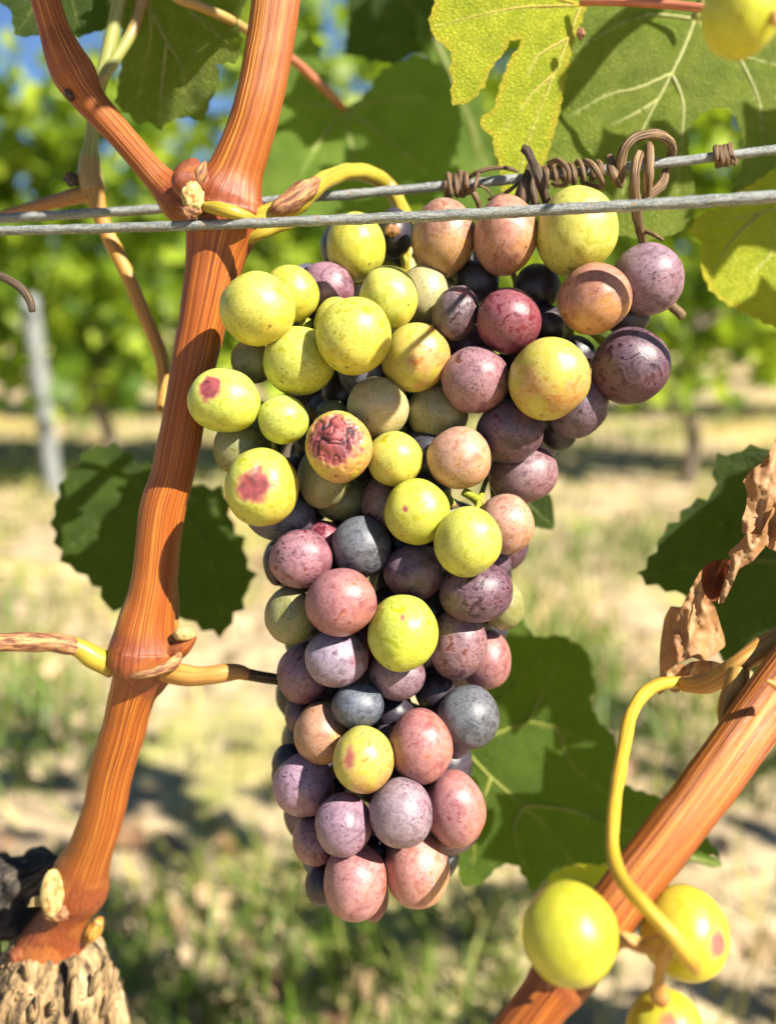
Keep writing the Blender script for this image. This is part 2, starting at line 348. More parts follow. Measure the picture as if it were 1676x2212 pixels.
def back_vine(x, y, label, group, nl=430, top=1.75, big=.125, width=.62):
    root = empty('trellised_vine', (x, y, gz(x, y)), label, 'vine', group)
    j = random.uniform(-.05, .05)
    tube_w('trunk', [(x, y, -.02, .035), (x + j, y, .2, .026), (x - j, y + .02, .42, .028), (x + .02, y, .62, .022), (x, y, .75, .016)], M['trunk'], root, seg=10, sub=4, ridge=.12, lump=.3, lf=14)
    for s in (-1, 1):
        tube_w('cane', [(x, y, .68, .012), (x + s * .18, y, .78, .010), (x + s * .46, y, .80, .008)], M['trunk'], root, seg=8, sub=4)
    L = []
    for _ in range(nl):
        h = random.uniform(0, 1) ** .85
        z = .40 + (top - .40) * h + random.gauss(0, .05)
        p = Vector((x + random.gauss(0, width * .42), y + random.gauss(0, .13), z))
        nrm = Vector((random.gauss(.1, .8), random.gauss(-.45, .8), random.gauss(.35, .7)))
        L.append((p, nrm, random.uniform(.6, 1.25) * big, random.random() ** 2.0))
    for _ in range(10):                       # shoots that stick out of the top
        bx, hz = x + random.gauss(0, width * .4), random.uniform(.1, .32)
        for k in range(5): L.append((Vector((bx + random.gauss(0, .03), y + random.gauss(0, .05), top + hz * k / 5)), rvec(), big * random.uniform(.4, .8), random.random()))
    Vv, fs, rn = leaf_mass(L)
    mk('foliage', Vv, fs, M['far_leaf'], root, False, {'leafrand': ('FLOAT', rn)})
    return root
ROWY = 4.1
g1, g2, g3 = 'vines of the row behind the bunch', 'vines of the second row behind', 'vines of the farthest row'
for i, xx in enumerate([-2.05, -1.25, -.42, .45, 1.33, 2.2]):
    back_vine(xx, ROWY + random.uniform(-.05, .05), ['blurred leafy vine behind the pale grey post, leftmost of its row', 'blurred leafy vine seen between the forked canes', 'blurred leafy vine seen through the gap right of the upright cane', 'blurred leafy vine mostly hidden by the top of the bunch', 'blurred leafy vine beside the right shoulder of the bunch', 'blurred leafy vine at the far right of its row'][i], g1, 520, 1.66 if xx < -.8 else 1.9)
for i in range(9):
    back_vine(-4.2 + i * 1.02, 6.7, 'blurred trellised vine seen through gaps of the row in front', g2, 380, 1.75, .15, .8)
for i in range(10):
    back_vine(-7.2 + i * 1.5, 10.0, 'far blurred vine beyond the second row', g3, 330, 1.8, .2, 1.1)
def post(px, yb, dist, hgt, r, lab, lean):
    b = P(px, yb, dist); b.z = gz(b.x, b.y) - .05
    o = tube_w('trellis_post', [(b.x, b.y, b.z, r), (b.x + lean * .5, b.y, b.z + hgt * .5, r * .98), (b.x + lean, b.y, b.z + hgt, r * .95)], M['post'], None, seg=16, sub=5, lump=.06, lf=20)
    return tag(o, lab, 'post')
post(118, 1050, 3.95, .86, .036, 'pale grey weathered trellis post standing in the blurred vine row', -.045)

# grass and litter on the strip between the rows
def strip(n, fn):
    out = []
    while len(out) < n:
        y = .55 + 7.5 * random.random() ** 1.8; x = random.uniform(-1, 1) * (.55 + y * .55)
        out.append((x, y))
    return out
V, fs, rn = [], [], []
for x, y in strip(21000, None):
    dn = noise.noise(Vector((x * 1.6, y * 1.6, 9)))
    if dn < (.05 if y < 2.3 else -.10) and random.random() < .85: continue
    z = gz(x, y); h = random.uniform(.03, .10) * (1 + .8 * max(0, dn)); a = random.uniform(0, 6.28); bw = random.uniform(.0015, .004) * (1 + y * .25)
    dx, dy = math.cos(a) * bw, math.sin(a) * bw; lx, ly = random.gauss(0, .5) * h, random.gauss(0, .5) * h
    b = len(V); dry = min(1, max(0, .45 - dn * 1.3 + random.gauss(0, .3)))
    V += [(x - dx, y - dy, z - .005), (x + dx, y + dy, z - .005), (x + dx * .7 + lx * .4, y + dy * .7 + ly * .4, z + h * .6), (x - dx * .7 + lx * .4, y - dy * .7 + ly * .4, z + h * .6), (x + lx, y + ly, z + h)]
    rn += [dry] * 5; fs += [(b, b + 1, b + 2, b + 3), (b + 3, b + 2, b + 4)]
o = mk('grass', V, fs, M['grass'], None, False, {'leafrand': ('FLOAT', rn)})
tag(o, 'patchy green and straw dry grass on the strip between the vine rows', 'grass', None, 'stuff')
L = []
for x, y in strip(2600, None):
    if noise.noise(Vector((x * 2.3, y * 2.3, 21))) < -.05: continue
    L.append((Vector((x, y, gz(x, y) + random.uniform(.004, .02))), Vector((random.gauss(0, .45), random.gauss(-.2, .45), 1)), random.uniform(.018, .05), random.random()))
Vv, fs, rn = leaf_mass(L)
o = mk('leaf_litter', Vv, fs, M['litter'], None, False, {'leafrand': ('FLOAT', rn)})
tag(o, 'dry tan leaf litter scattered over the bare soil', 'leaf litter', None, 'stuff')

# the canopy of this row above and beside the picture: it throws the dappled shade, with leaves added to shade chosen spots
L = []
def blocked(p, s):
    """would a leaf here show in the frame, or shade the sunlit bunch"""
    x, y, d = PX(p)
    if d > .02:
        mrg = s * F / d
        if -mrg < x < 1676 + mrg and -mrg < y < 2212 + mrg: return True
    if d < .30:
        t = (.265 - d) / -SUN.dot(AF) if d < .265 else 0
        q = p - SUN * max(0, t); x, y, d = PX(q); mrg = s * F / max(d, .1) * 1.1
        if 120 - mrg < x < 1676 + mrg and -40 - mrg < y < 2212 + mrg: return True
    return False
while len(L) < 520:
    p = Vector((random.uniform(-1.5, 2.6), random.gauss(.36, .13), random.uniform(.42, 1.72))); s = random.uniform(.05, .10)
    if (p - CAM).length < .16 or blocked(p, s): continue
    L.append((p, Vector((random.gauss(.4, .5), random.gauss(-.5, .5), random.gauss(.6, .4))), s, random.random()))
for (x, y, d, t, s) in [(60, 20, .266, .20, .055), (170, 60, .266, .21, .045), (150, 150, .266, .19, .034), (205, 200, .266, .20, .026), (395, 120, .298, .24, .026), (330, 0, .298, .20, .026), (480, 40, .298, .25, .018), (440, 240, .298, .22, .018), (1640, 300, .308, .20, .050), (1440, 400, .308, .21, .028), (1300, 420, .308, .22, .022), (1560, 1180, .318, .17, .055), (1640, 1350, .318, .15, .05), (1200, 1500, .35, .15, .050), (1330, 1700, .35, .14, .050), (1100, 1760, .35, .17, .048), (1230, 1800, .35, .15, .05), (1450, 1800, .35, .14, .03), (1680, 660, .318, .22, .034), (640, 250, .40, .25, .034), (900, 300, .40, .27, .036), (720, 400, .40, .27, .032), (850, 60, .42, .28, .07)]:  # extra unseen leaves, each added up the sun ray to shade one spot
    L.append((P(x, y, d) + SUN * t, SUN + rvec() * .15, s, random.random()))
Vv, fs, rn = leaf_mass(L)
o = mk('canopy_foliage', Vv, fs, M['canopy'], None, False, {'leafrand': ('FLOAT', rn)})
tag(o, 'leafy vine canopy overhead that dapples the ground, plus unseen leaves added to shade nearer leaves', 'foliage', None, 'stuff')

o = tube_w('overhead_cane', [tuple(P(x, y, .306) + SUN * t) + (.0042,) for x, y, t in ((1500, -90, .14), (1335, 55, .16), (1210, 205, .19), (1100, 330, .22))], M['cane'], None, seg=14, sub=5)
tag(o, 'thin cane above the corner that shades the felted leaf in a stripe', 'cane')

# ------------------------------------------------------------------ trellis wires
def wire_line(y0, ym, y1, d0, d1, r0, r1, lab, seed):
    pts = []
    for k in range(-9, 26):
        x = k * 100; t = x / 1676
        y = y0 + (y1 - y0) * t + (ym - (y0 + y1) / 2) * 4 * t * (1 - t)
        if k < 0 or k > 17: y = y0 + (y1 - y0) * t
        pts.append((x, y, d0 + (d1 - d0) * t, r0 + (r1 - r0) * t))
    return tag(tube('trellis_wire', pts, M['wire'], None, seg=20, sub=8, lump=.16, lf=420, seed=seed), lab, 'wire', 'trellis wires')
FW = (498, 470, 424, .268, .218, 9.8, 13.6)
wire_line(*FW, 'galvanised grey trellis wire passing in front of the cane and top grapes', 1.0)
BW = (471, 412, 322, .287, .267, 10.0, 10.5)
wire_line(*BW, 'grey trellis wire behind the cane with dried tendrils coiled round it', 5.0)
def wpt(x, W):
    t = x / 1676; return W[0] + (W[2] - W[0]) * t + (W[1] - (W[0] + W[2]) / 2) * 4 * t * (1 - t), W[3] + (W[4] - W[3]) * t

# ------------------------------------------------------------------ the vine: trunk, cane, fork, joints
vine = empty('grape_vine', P(110, 2300, .305), 'upright orange brown vine cane rising from a gnarled stump and forking at the wires', 'vine')
trunk = tube('trunk', [(70, 2440, .315, 215), (80, 2320, .314, 188), (92, 2220, .313, 164), (102, 2140, .312, 146), (110, 2085, .312, 126), (114, 2045, .312, 98), (116, 2020, .312, 52)], M['bark'], vine, seg=150, sub=26, ridge=.05, nrid=3.5, lump=.30, lf=45)
me = trunk.data
for v in me.vertices:                     # fissured bark relief
    q = v.co * 1.0; nrm = v.normal
    f = abs(noise.noise(Vector((q.x * 170, q.y * 170, q.z * 55)))) * 1.2 + .7 * abs(noise.noise(Vector((q.x * 420, q.y * 420, q.z * 140)))) - .45
    v.co = q + nrm * (.0019 * f)
trunk['label'] = 'gnarled tan flaking bark stump'
arm = tube('old_arm', [(-160, 2080, .325, 80), (-60, 1985, .325, 74), (30, 1925, .324, 60), (100, 1878, .322, 34), (126, 1858, .320, 10)], M['charred'], vine, seg=70, sub=16, ridge=.22, nrid=4, lump=.7, lf=130)
arm['label'] = 'blackened old arm of the stump'
# bark flakes
fm = None
for k in range(34):
    a = random.uniform(-1.5, 1.5); yy = random.uniform(2075, 2290); rr = 124 + (yy - 2075) * .30
    x = 105 + math.sin(a) * rr; d = .3125 - math.cos(a) * rr * .3125 / F - .0006
    if not (-20 < x < 270): continue
    hw, hh = random.uniform(7, 14), random.uniform(20, 48); s = d / F
    c = P(x, yy, d); tx = (AX * math.cos(a) + AF * math.sin(a)); nz = (AX * math.sin(a) - AF * math.cos(a))
    ty = (AU + AX * random.gauss(0, .2)).normalized()
    pts = [(-1, -.6), (-.2, -1), (.8, -.7), (1, .3), (.3, 1), (-.6, .7)]
    V = []
    for z0, sc in ((-9, 1.0), (1 + random.uniform(0, 3), .8)):
        V += [c + tx * (px * hw * sc * s * random.uniform(.8, 1.2)) + ty * (py * hh * sc * s) + nz * ((z0 + py * 3) * s) for px, py in pts]
    fs = [tuple(range(6, 12))] + [(i, (i + 1) % 6, 6 + (i + 1) % 6, 6 + i) for i in range(6)]
    mk('bark_flake', V, fs, M['bark'], trunk, True, {'tc': ('FLOAT_VECTOR', [(math.cos(a) + .1 * i, math.sin(a), yy / 60 + i * .05) for i in range(12)]), 'nd': ('FLOAT', [0] * 12)})
mainpts = [(618, -160, .262, 52), (606, -60, .262, 50), (594, 20, .262, 50), (577, 130, .262, 50), (553, 240, .262, 50), (528, 320, .263, 52), (509, 375, .264, 60, .35), (493, 420, .265, 78, .9), (486, 455, .266, 86, 1), (478, 500, .266, 78, .55), (466, 550, .266, 63, .1), (448, 640, .266, 54),
           (424, 760, .267, 48), (397, 900, .268, 45), (374, 1020, .269, 45.5), (350, 1110, .270, 47), (334, 1250, .272, 48), (318, 1340, .273, 58, .3), (311, 1395, .274, 74, .9), (309, 1430, .274, 77, 1), (302, 1462, .275, 61, .8), (287, 1500, .276, 49, .2), (266, 1580, .279, 46), (243, 1660, .283, 45), (222, 1760, .288, 44.5), (196, 1835, .294, 48, .3), (174, 1890, .299, 60, .8), (168, 1925, .302, 62, 1), (152, 1962, .304, 50, .9), (128, 2010, .307, 60, .9), (112, 2055, .309, 78, 1), (106, 2090, .311, 74, 1)]
cane = tube('cane', mainpts, M['cane'], vine, seg=160, sub=14, ridge=.020, nrid=7.5, lump=.05, lf=110)
tube('side_cane', [(60, -190, .262, 30), (85, -60, .263, 30), (104, 20, .264, 31), (122, 75, .265, 34), (141, 122, .265, 42, .3), (160, 160, .266, 46, .5), (186, 205, .266, 37, .15), (224, 250, .266, 31), (268, 300, .266, 28.5), (318, 358, .266, 29, .1), (352, 395, .267, 34, .5), (392, 432, .268, 46, 1), (430, 452, .268, 40, 1)], M['cane'], vine, seg=110, sub=14, ridge=.030, nrid=5.5, lump=.05, lf=120, seed=4.0)
blob('bud', 150, 205, .262, 9, 14, 10, M['darkstem'], vine, .2, roll=.5, n=3)
b = blob('bud_scale', 412, 388, .2565, 42, 46, 36, M['cane'], vine, .13, 1.3, roll=-.15, node=1.0, point=.35, seed=2)
b['label'] = 'split reddish bud scale beside the fork'
blob('bud_scale', 434, 372, .2535, 15, 28, 14, M['papery'], vine, .15, roll=-.35, n=3, seed=5, point=.6)
c_ = blob('pruning_stub', 416, 424, .2525, 25, 30, 12, M['cut'], vine, .22, 1.6, roll=.1, seed=8)
c_['label'] = 'pale round pruning cut at the fork'
blob('pruning_stub', 412, 455, .2535, 22, 18, 14, M['papery'], vine, .3, 2.4, n=4, seed=11)
tube('node_collar', [(430, 446, .2555, 8), (460, 448, .2525, 14), (495, 456, .2515, 15), (530, 466, .2535, 12), (552, 474, .257, 6)], M['yellow_stem'], vine, seg=16, sub=6, lump=.15, lf=300)
tube('node_collar', [(528, 522, .264, 10), (560, 506, .262, 13), (592, 490, .2625, 14), (628, 482, .264, 12), (655, 476, .266, 5)], M['yellow_stem'], vine, seg=16, sub=6, lump=.15, lf=300)
tube('lateral', [(-140, 1400, .262, 19, 0), (-10, 1388, .263, 18), (60, 1387, .264, 18), (130, 1390, .266, 19, 0), (170, 1400, .268, 20, 0), (205, 1422, .270, 25, 0), (245, 1440, .273, 26, .6)], M['yellow_stem'], vine, seg=28, sub=8, lump=.10, lf=160)
tube('lateral_bark', [(-120, 1399, .2625, 20.5), (-10, 1388, .2625, 20), (50, 1386.5, .2635, 19.5), (110, 1389, .265, 20), (150, 1395, .2665, 20), (172, 1401, .268, 14)], M['papery'], vine, seg=28, sub=8, lump=.2, lf=220, ridge=.05)
tube('lateral', [(350, 1448, .270, 24, .2), (390, 1458, .268, 24, .2), (430, 1461, .267, 21, .3), (480, 1455, .267, 20, .4), (515, 1452, .268, 16, .6), (535, 1458, .269, 13, .8)], M['tanwood'], vine, seg=28, sub=8, lump=.08, lf=160)
tube('lateral', [(522, 1454, .2685, 13), (560, 1462, .271, 12.5), (610, 1470, .276, 12), (680, 1482, .285, 11)], M['darkstem'], vine, seg=20, sub=6)
blob('bud_scale', 397, 1369, .268, 23, 16, 18, M['cut'], vine, .12, n=3, seed=3)
tube('bud_scale', [(375, 1410, .271, 22, .6), (396, 1398, .2695, 18, .5), (412, 1386, .269, 10, .3), (424, 1376, .2685, 2)], M['cane'], vine, seg=20, sub=6)
tube('node_collar', [(282, 1462, .262, 5), (315, 1456, .2605, 9), (350, 1446, .2615, 11), (378, 1430, .265, 13), (388, 1412, .269, 8)], M['papery'], vine, seg=16, sub=6, lump=.3, lf=320)
tube('bark_strip', [(376, 1262, .279, 8), (377, 1310, .279, 10), (376, 1360, .278, 9)], M['cane2'], vine, seg=12, sub=5)
s_ = blob('pruning_stub', 113, 1930, .291, 26, 50, 16, M['cut'], vine, .10, 1.2, roll=-.05, seed=21)
s_['label'] = 'pale cut stub at the foot of the cane'
blob('pruning_stub', 122, 1972, .2925, 26, 20, 14, M['papery'], vine, .3, 2.2, seed=23)
for k in range(4):
    tube('bark_strip', [(100, 1940 + k * 5, .294, 4), (82, 1938 + k * 6, .2935, 3), (66 - k * 2, 1944 + k * 5, .293, 1)], M['cut'], vine, seg=8, sub=4)
blob('root_knob', 44, 2066, .302, 24, 22, 20, M['cane'], vine, .25, seed=31, node=.8)
blob('bark_burr', 204, 2010, .302, 16, 30, 16, M['cane2'], vine, .2, seed=33, roll=-.5)

# thin green shoot on the left, behind the wires
sh = empty('green_shoot', P(355, 830, .29), 'thin yellow green shoot with a swollen joint left of the cane', 'shoot')
tube('stem', [(285, -150, .292, 15), (266, -40, .292, 15), (252, 30, .292, 15.5), (232, 120, .292, 15), (214, 190, .292, 14), (203, 255, .292, 13.5), (197, 310, .292, 15), (194, 345, .292, 22, .5), (196, 385, .292, 26, .7), (203, 412, .292, 25, .8)], M['green_stem'], sh, seg=28, sub=8, lump=.05, lf=160)
tube('stem', [(200, 395, .292, 24, .2), (206, 422, .292, 20, 0), (214, 455, .2925, 17), (230, 500, .294, 16), (252, 545, .295, 17), (281, 605, .296, 15), (303, 660, .297, 15), (326, 712, .298, 15), (346, 765, .299, 15), (355, 830, .30, 15), (350, 890, .30, 14)], M['tanwood'], sh, seg=28, sub=8, lump=.06, lf=160)
tube('side_stem', [(340, -150, .296, 13, .8), (312, -20, .294, 13, .8), (296, 40, .2925, 12, .8), (276, 85, .291, 12, .4), (250, 125, .290, 12, 0), (222, 168, .289, 11, .5), (205, 215, .290, 8, .5)], M['green_stem'], sh, seg=24, sub=8, lump=.10, lf=200)
tube('side_stem', [(200, 418, .292, 20, .3), (172, 422, .293, 17, .6), (130, 432, .296, 15, .7), (60, 450, .300, 12, .7), (0, 466, .304, 9, .5), (-80, 492, .31, 8, .5)], M['tanwood'], sh, seg=24, sub=8, lump=.08, lf=160)
blob('bud', 156, 388, .291, 15, 17, 13, M['darkstem'], sh, .25, seed=2, n=3, roll=.7)
o = tube('tendril', [(-90, 560, .27, 9), (-30, 585, .27, 9), (10, 600, .27, 9), (45, 622, .27, 9), (64, 648, .27, 8.5), (70, 672, .27, 7)], M['darkstem'], None, seg=14, sub=6)
tag(o, 'dark hooked tendril end reaching in below the wires', 'tendril')

# ------------------------------------------------------------------ vine leaves
def inpoly(x, y, poly):
    r = False; j = len(poly) - 1
    for i in range(len(poly)):
        xi, yi = poly[i]; xj, yj = poly[j]
        if (yi > y) != (yj > y) and x < (xj - xi) * (y - yi) / (yj - yi) + xi: r = not r
        j = i
    return r
def segd(x, y, a, b):
    dx, dy = b[0] - a[0], b[1] - a[1]; q = dx * dx + dy * dy
    t = 0 if q == 0 else max(0, min(1, ((x - a[0]) * dx + (y - a[1]) * dy) / q))
    return math.hypot(x - a[0] - t * dx, y - a[1] - t * dy)
def leaf(outline, depth, veins, mat, label, petiole=None, serr=0, step=14, wav=.0016, quilt=.0011, hole=None, crum=0, pm='green_stem', parent=None, vr=3.0, name='vine_leaf', vmat=None, seed=0.0, veinparts=True):
    """a vine leaf from its outline in picture units and a distance function"""
    osgn = 1 if sum(outline[i - 1][0] * outline[i][1] - outline[i][0] * outline[i - 1][1] for i in range(len(outline))) < 0 else -1
    poly = []; sp = (10 + serr * 1.4) if serr else step; carry = 0.0; cnt = 0
    for i, p in enumerate(outline):
        q = outline[(i + 1) % len(outline)]; L = math.hypot(q[0] - p[0], q[1] - p[1])
        if L < 1e-6: continue
        nx, ny = (q[1] - p[1]) / L, -(q[0] - p[0]) / L; t = carry
        while t < L:
            cnt += 1; o = 0
            if serr: o = (serr if cnt % 2 else -serr * .5) * random.uniform(.5, 1.3)
            poly.append((p[0] + (q[0] - p[0]) * t / L - nx * o * osgn, p[1] + (q[1] - p[1]) * t / L - ny * o * osgn)); t += sp
        carry = t - L
    ho = []
    if hole:
        for i, p in enumerate(hole):
            q = hole[(i + 1) % len(hole)]; m = max(1, int(math.hypot(q[0] - p[0], q[1] - p[1]) / step))
            ho += [(p[0] + (q[0] - p[0]) * k / m, p[1] + (q[1] - p[1]) * k / m) for k in range(m)]
    xs = [p[0] for p in poly]; ys = [p[1] for p in poly]
    pts = [Vector(p) for p in poly]; ed = [(i, (i + 1) % len(poly)) for i in range(len(poly))]
    if ho:
        b = len(pts); pts += [Vector(p) for p in ho]; ed += [(b + i, b + (i + 1) % len(ho)) for i in range(len(ho))]
    y = min(ys); row = 0
    while y < max(ys):
        x = min(xs) + (step / 2 if row % 2 else 0)
        while x < max(xs):
            if inpoly(x, y, poly) and not (ho and inpoly(x, y, ho)): pts.append(Vector((x + random.uniform(-2, 2), y + random.uniform(-2, 2))))
            x += step
        y += step * .87; row += 1
    vv, _, ff, *_ = geometry.delaunay_2d_cdt(pts, ed, [], 1, 1e-4)
    fs = []
    for f in ff:
        cx = sum(vv[i][0] for i in f) / len(f); cy = sum(vv[i][1] for i in f) / len(f)
        if inpoly(cx, cy, poly) and not (ho and inpoly(cx, cy, ho)): fs.append(tuple(f)[::-1])
    segs = [(v[i], v[i + 1]) for v in veins for i in range(len(v) - 1)]
    esg = [(poly[i], poly[(i + 1) % len(poly)]) for i in range(0, len(poly))]
    def dep(x, y, q=None):
        if q is None: q = min([segd(x, y, a, b) for a, b in segs] or [99])
        w_ = noise.noise(Vector((x / 170 + seed, y / 170, seed))) * wav + noise.noise(Vector((x / 55 + seed, y / 55, 4))) * wav * .35
        if crum: w_ += crum * (abs(noise.noise(Vector((x / 38 + y / 150 + seed, y / 95, seed)))) * 1.6 + .5 * abs(noise.noise(Vector((x / 16, y / 30, seed + 3)))) - .4)
        return depth(x, y) + w_ - quilt * min(1, q / 34)
    V, tc, ve, rim = [], [], [], []
    for p in vv:
        x, y = p[0], p[1]; q = min([segd(x, y, a, b) for a, b in segs] or [99])
        V.append(P(x, y, dep(x, y, q))); tc.append((x / 60, y / 60, seed)); ve.append(max(0, 1 - q / 9))
        rim.append(max(0, 1 - min(segd(x, y, a, b) for a, b in esg[::2]) / 45) if 'yellow' in mat.name else 0)
    root = parent
    if root is None:
        b0 = petiole[0] if petiole else (veins[0][0] if veins else outline[0])
        root = empty(name, P(b0[0], b0[1], depth(b0[0], b0[1])), label, 'leaf')
    bl = mk('blade', V, fs, mat, root, True, {'tc': ('FLOAT_VECTOR', tc), 'vein': ('FLOAT', ve), 'rim': ('FLOAT', rim)})
    if veinparts:
        for v in veins:
            k = len(v)
            tube('vein', [(p[0], p[1], dep(p[0], p[1], 0) - .0003, vr * (1 - .92 * i / max(1, k - 1))) for i, p in enumerate(v)], vmat or (M['vein_dark'] if mat == M['leaf_dark'] else M['green_stem']), bl, seg=8, sub=4)
    if petiole: tube('petiole', petiole, M[pm], root, seg=16, sub=7)
    return root
lin = lambda d0, cx, cy, gx, gy: (lambda x, y: d0 + gx * (x - cx) / 1000 + gy * (y - cy) / 1000)

# upper left, shaded
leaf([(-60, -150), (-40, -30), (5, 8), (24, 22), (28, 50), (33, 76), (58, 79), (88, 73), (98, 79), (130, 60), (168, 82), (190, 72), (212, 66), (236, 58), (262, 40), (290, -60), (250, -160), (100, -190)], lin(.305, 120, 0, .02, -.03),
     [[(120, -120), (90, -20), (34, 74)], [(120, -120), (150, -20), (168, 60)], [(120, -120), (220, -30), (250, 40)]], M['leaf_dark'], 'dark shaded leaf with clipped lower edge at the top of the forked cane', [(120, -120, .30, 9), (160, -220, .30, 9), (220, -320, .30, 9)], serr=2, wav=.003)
leaf([(240, -120), (262, 40), (268, 110), (258, 165), (250, 222), (262, 240), (280, 246), (297, 272), (312, 262), (327, 262), (345, 284), (356, 268), (372, 256), (400, 250), (425, 258), (440, 266), (447, 240), (455, 214), (468, 192), (474, 160), (466, 138), (488, 132), (512, 135), (524, 88), (512, 48), (540, -20), (520, -140), (380, -180)], lin(.298, 380, 60, -.02, .05),
     [[(330, -60), (322, 10), (326, 80), (310, 160), (290, 240)], [(326, 20), (360, 90), (395, 150), (405, 230)], [(330, -60), (400, 10), (450, 60), (505, 100)], [(360, 90), (350, 180), (345, 270)]], M['leaf_big'], 'deep green serrated leaf with patches of sun between the two canes', [(330, -60, .296, 9), (330, -160, .29, 9)], serr=3, wav=.003, seed=3.0)
# soft leaves in the middle top
leaf([(520, 250), (560, 150), (590, 130), (630, 60), (650, 55), (690, 100), (705, 170), (720, 215), (742, 232), (765, 225), (800, 190), (822, 150), (870, 130), (920, 120), (965, 150), (985, 200), (1000, 260), (985, 330), (990, 400), (930, 430), (870, 450), (800, 470), (740, 455), (700, 470), (640, 480), (585, 470), (560, 400), (540, 330)],
     lin(.40, 760, 250, .02, -.06), [[(742, 232), (650, 220), (590, 210)], [(742, 232), (680, 320), (630, 400)], [(742, 232), (762, 330), (770, 440)], [(742, 232), (850, 310), (940, 390)], [(742, 232), (840, 215), (970, 200)]], M['leaf_mid'], 'soft blurred green leaf on a red stalk right of the upright cane', [(742, 232, .397, 8, .2), (700, 190, .385, 9.5), (640, 135, .365, 9.5), (585, 95, .335, 9.5, .1), (530, 62, .305, 10.5, .7), (490, 38, .291, 10.5, .9), (430, 12, .286, 11, .9), (380, -8, .285, 11, .9), (330, -60, .285, 11, .9)], serr=5, step=20, wav=.006, pm='pink_stem', seed=5.0)
leaf([(740, -130), (755, 40), (742, 120), (775, 118), (800, 135), (820, 128), (850, 145), (880, 120), (930, 105), (955, 60), (950, -20), (930, -140)], lin(.43, 850, 0, .03, .06), [[(850, -120), (845, 0), (815, 120)], [(850, -60), (900, 40), (925, 95)]], M['leaf_dark'], 'blurred dark leaf hanging from the top edge above the soft leaf', None, serr=4, step=20, wav=.006, seed=7.0)
leaf([(900, 20), (960, 60), (1010, 120), (1040, 200), (1060, 300), (1080, 420), (1040, 470), (985, 470), (930, 420), (940, 330), (975, 280), (985, 200), (935, 130), (900, 90)], lin(.44, 980, 250, .05, .03), [[(930, 60), (990, 200), (1030, 330), (1040, 440)], [(975, 170), (1010, 240), (1060, 380)]], M['leaf_mid'], 'blurred green leaf in the gap behind the bright yellow leaf', None, serr=4, step=20, wav=.006, seed=9.0)
# bright yellowing leaf, folded along its midrib
def dl5(x, y):
    fx = 1258 - (y - 8) * .40            # fold line
    return .290 - .000055 * abs(x - fx) * (1 if x < fx else -1.6) - .00002 * (y - 100)
leaf([(935, -60), (938, 5), (925, 45), (938, 80), (957, 95), (973, 107), (976, 130), (969, 155), (980, 172), (973, 192), (977, 230), (990, 222), (1003, 225), (1016, 214), (1030, 210), (1033, 196), (1050, 185), (1053, 160), (1063, 143), (1073, 130), (1090, 112), (1100, 88), (1112, 84), (1124, 82), (1126, 92), (1115, 108), (1103, 122), (1092, 150), (1080, 180), (1073, 215), (1066, 236), (1050, 245), (1036, 253), (1043, 280), (1056, 288), (1066, 297), (1066, 320), (1076, 345), (1080, 375), (1086, 425), (1110, 440), (1143, 430), (1168, 370), (1184, 330), (1196, 285), (1209, 240), (1216, 200), (1223, 160), (1232, 120), (1240, 88), (1254, 50), (1266, 14), (1262, -60), (1100, -120)],
     dl5, [[(1256, 6), (1228, 80), (1196, 160), (1160, 250), (1130, 330), (1115, 420)], [(1250, 10), (1120, 15), (1000, 40), (930, 60)], [(1228, 80), (1160, 120), (1140, 160)], [(1250, 8), (1080, -40)], [(1196, 160), (1150, 200), (1090, 280)]], M['leaf_yellow'], 'bright yellow green torn leaf folded along its midrib above the wire', [(1254, 4, .286, 8, .5), (1290, 2, .283, 8.5), (1360, 4, .279, 8.5), (1440, 9, .275, 9), (1525, 17, .270, 9), (1640, 30, .265, 9)], serr=2, step=11, wav=.0012, pm='pink_stem', vr=2.2, vmat=M['yellow_stem'], seed=11.0)
# big felted leaf upper right with the rounded gap
leaf([(1190, -150), (1215, 20), (1208, 160), (1190, 300), (1150, 420), (1190, 500), (1260, 520), (1330, 505), (1400, 520), (1470, 500), (1500, 455), (1500, 400), (1488, 340), (1488, 290), (1500, 255), (1530, 234), (1565, 230), (1590, 250), (1604, 290), (1606, 330), (1600, 370), (1570, 420), (1620, 400), (1700, 340), (1800, 250), (1850, 60), (1800, -140), (1500, -220)],
     lin(.310, 1400, 200, .035, -.03), [[(1500, 40), (1478, 100), (1450, 158), (1420, 215), (1385, 285), (1360, 350), (1340, 440)], [(1450, 158), (1375, 190), (1310, 205), (1230, 250)], [(1450, 158), (1475, 220), (1472, 300), (1460, 420)], [(1500, 40), (1400, 30), (1330, 55), (1240, 110)], [(1500, 40), (1590, 110), (1680, 140), (1760, 130)], [(1590, 110), (1640, 220), (1650, 330)], [(1420, 215), (1370, 245), (1320, 270)]],
     M['leaf_big'], 'large felted green leaf with raised veins and a round gap behind the tendrils', [(1500, 40, .307, 9), (1540, -60, .30, 10), (1600, -180, .29, 10)], serr=3, step=13, wav=.0028, quilt=.0022, vr=3.6, seed=13.0)
leaf([(1488, 500), (1500, 476), (1520, 460), (1548, 452), (1570, 430), (1610, 405), (1640, 372), (1690, 330), (1800, 300), (1850, 480), (1820, 640), (1740, 720), (1660, 700), (1600, 672), (1560, 650), (1530, 622), (1516, 585), (1512, 545), (1522, 520), (1505, 514)], lin(.318, 1600, 520, .04, -.04), [[(1760, 420), (1680, 450), (1600, 470), (1500, 498)], [(1760, 420), (1690, 520), (1600, 620)], [(1640, 462), (1580, 520), (1530, 600)], [(1760, 420), (1700, 380)]], M['leaf_yellow'], 'yellow green leaf lit along one side below the coiled ring on the wire', None, serr=3, wav=.003, seed=15.0)
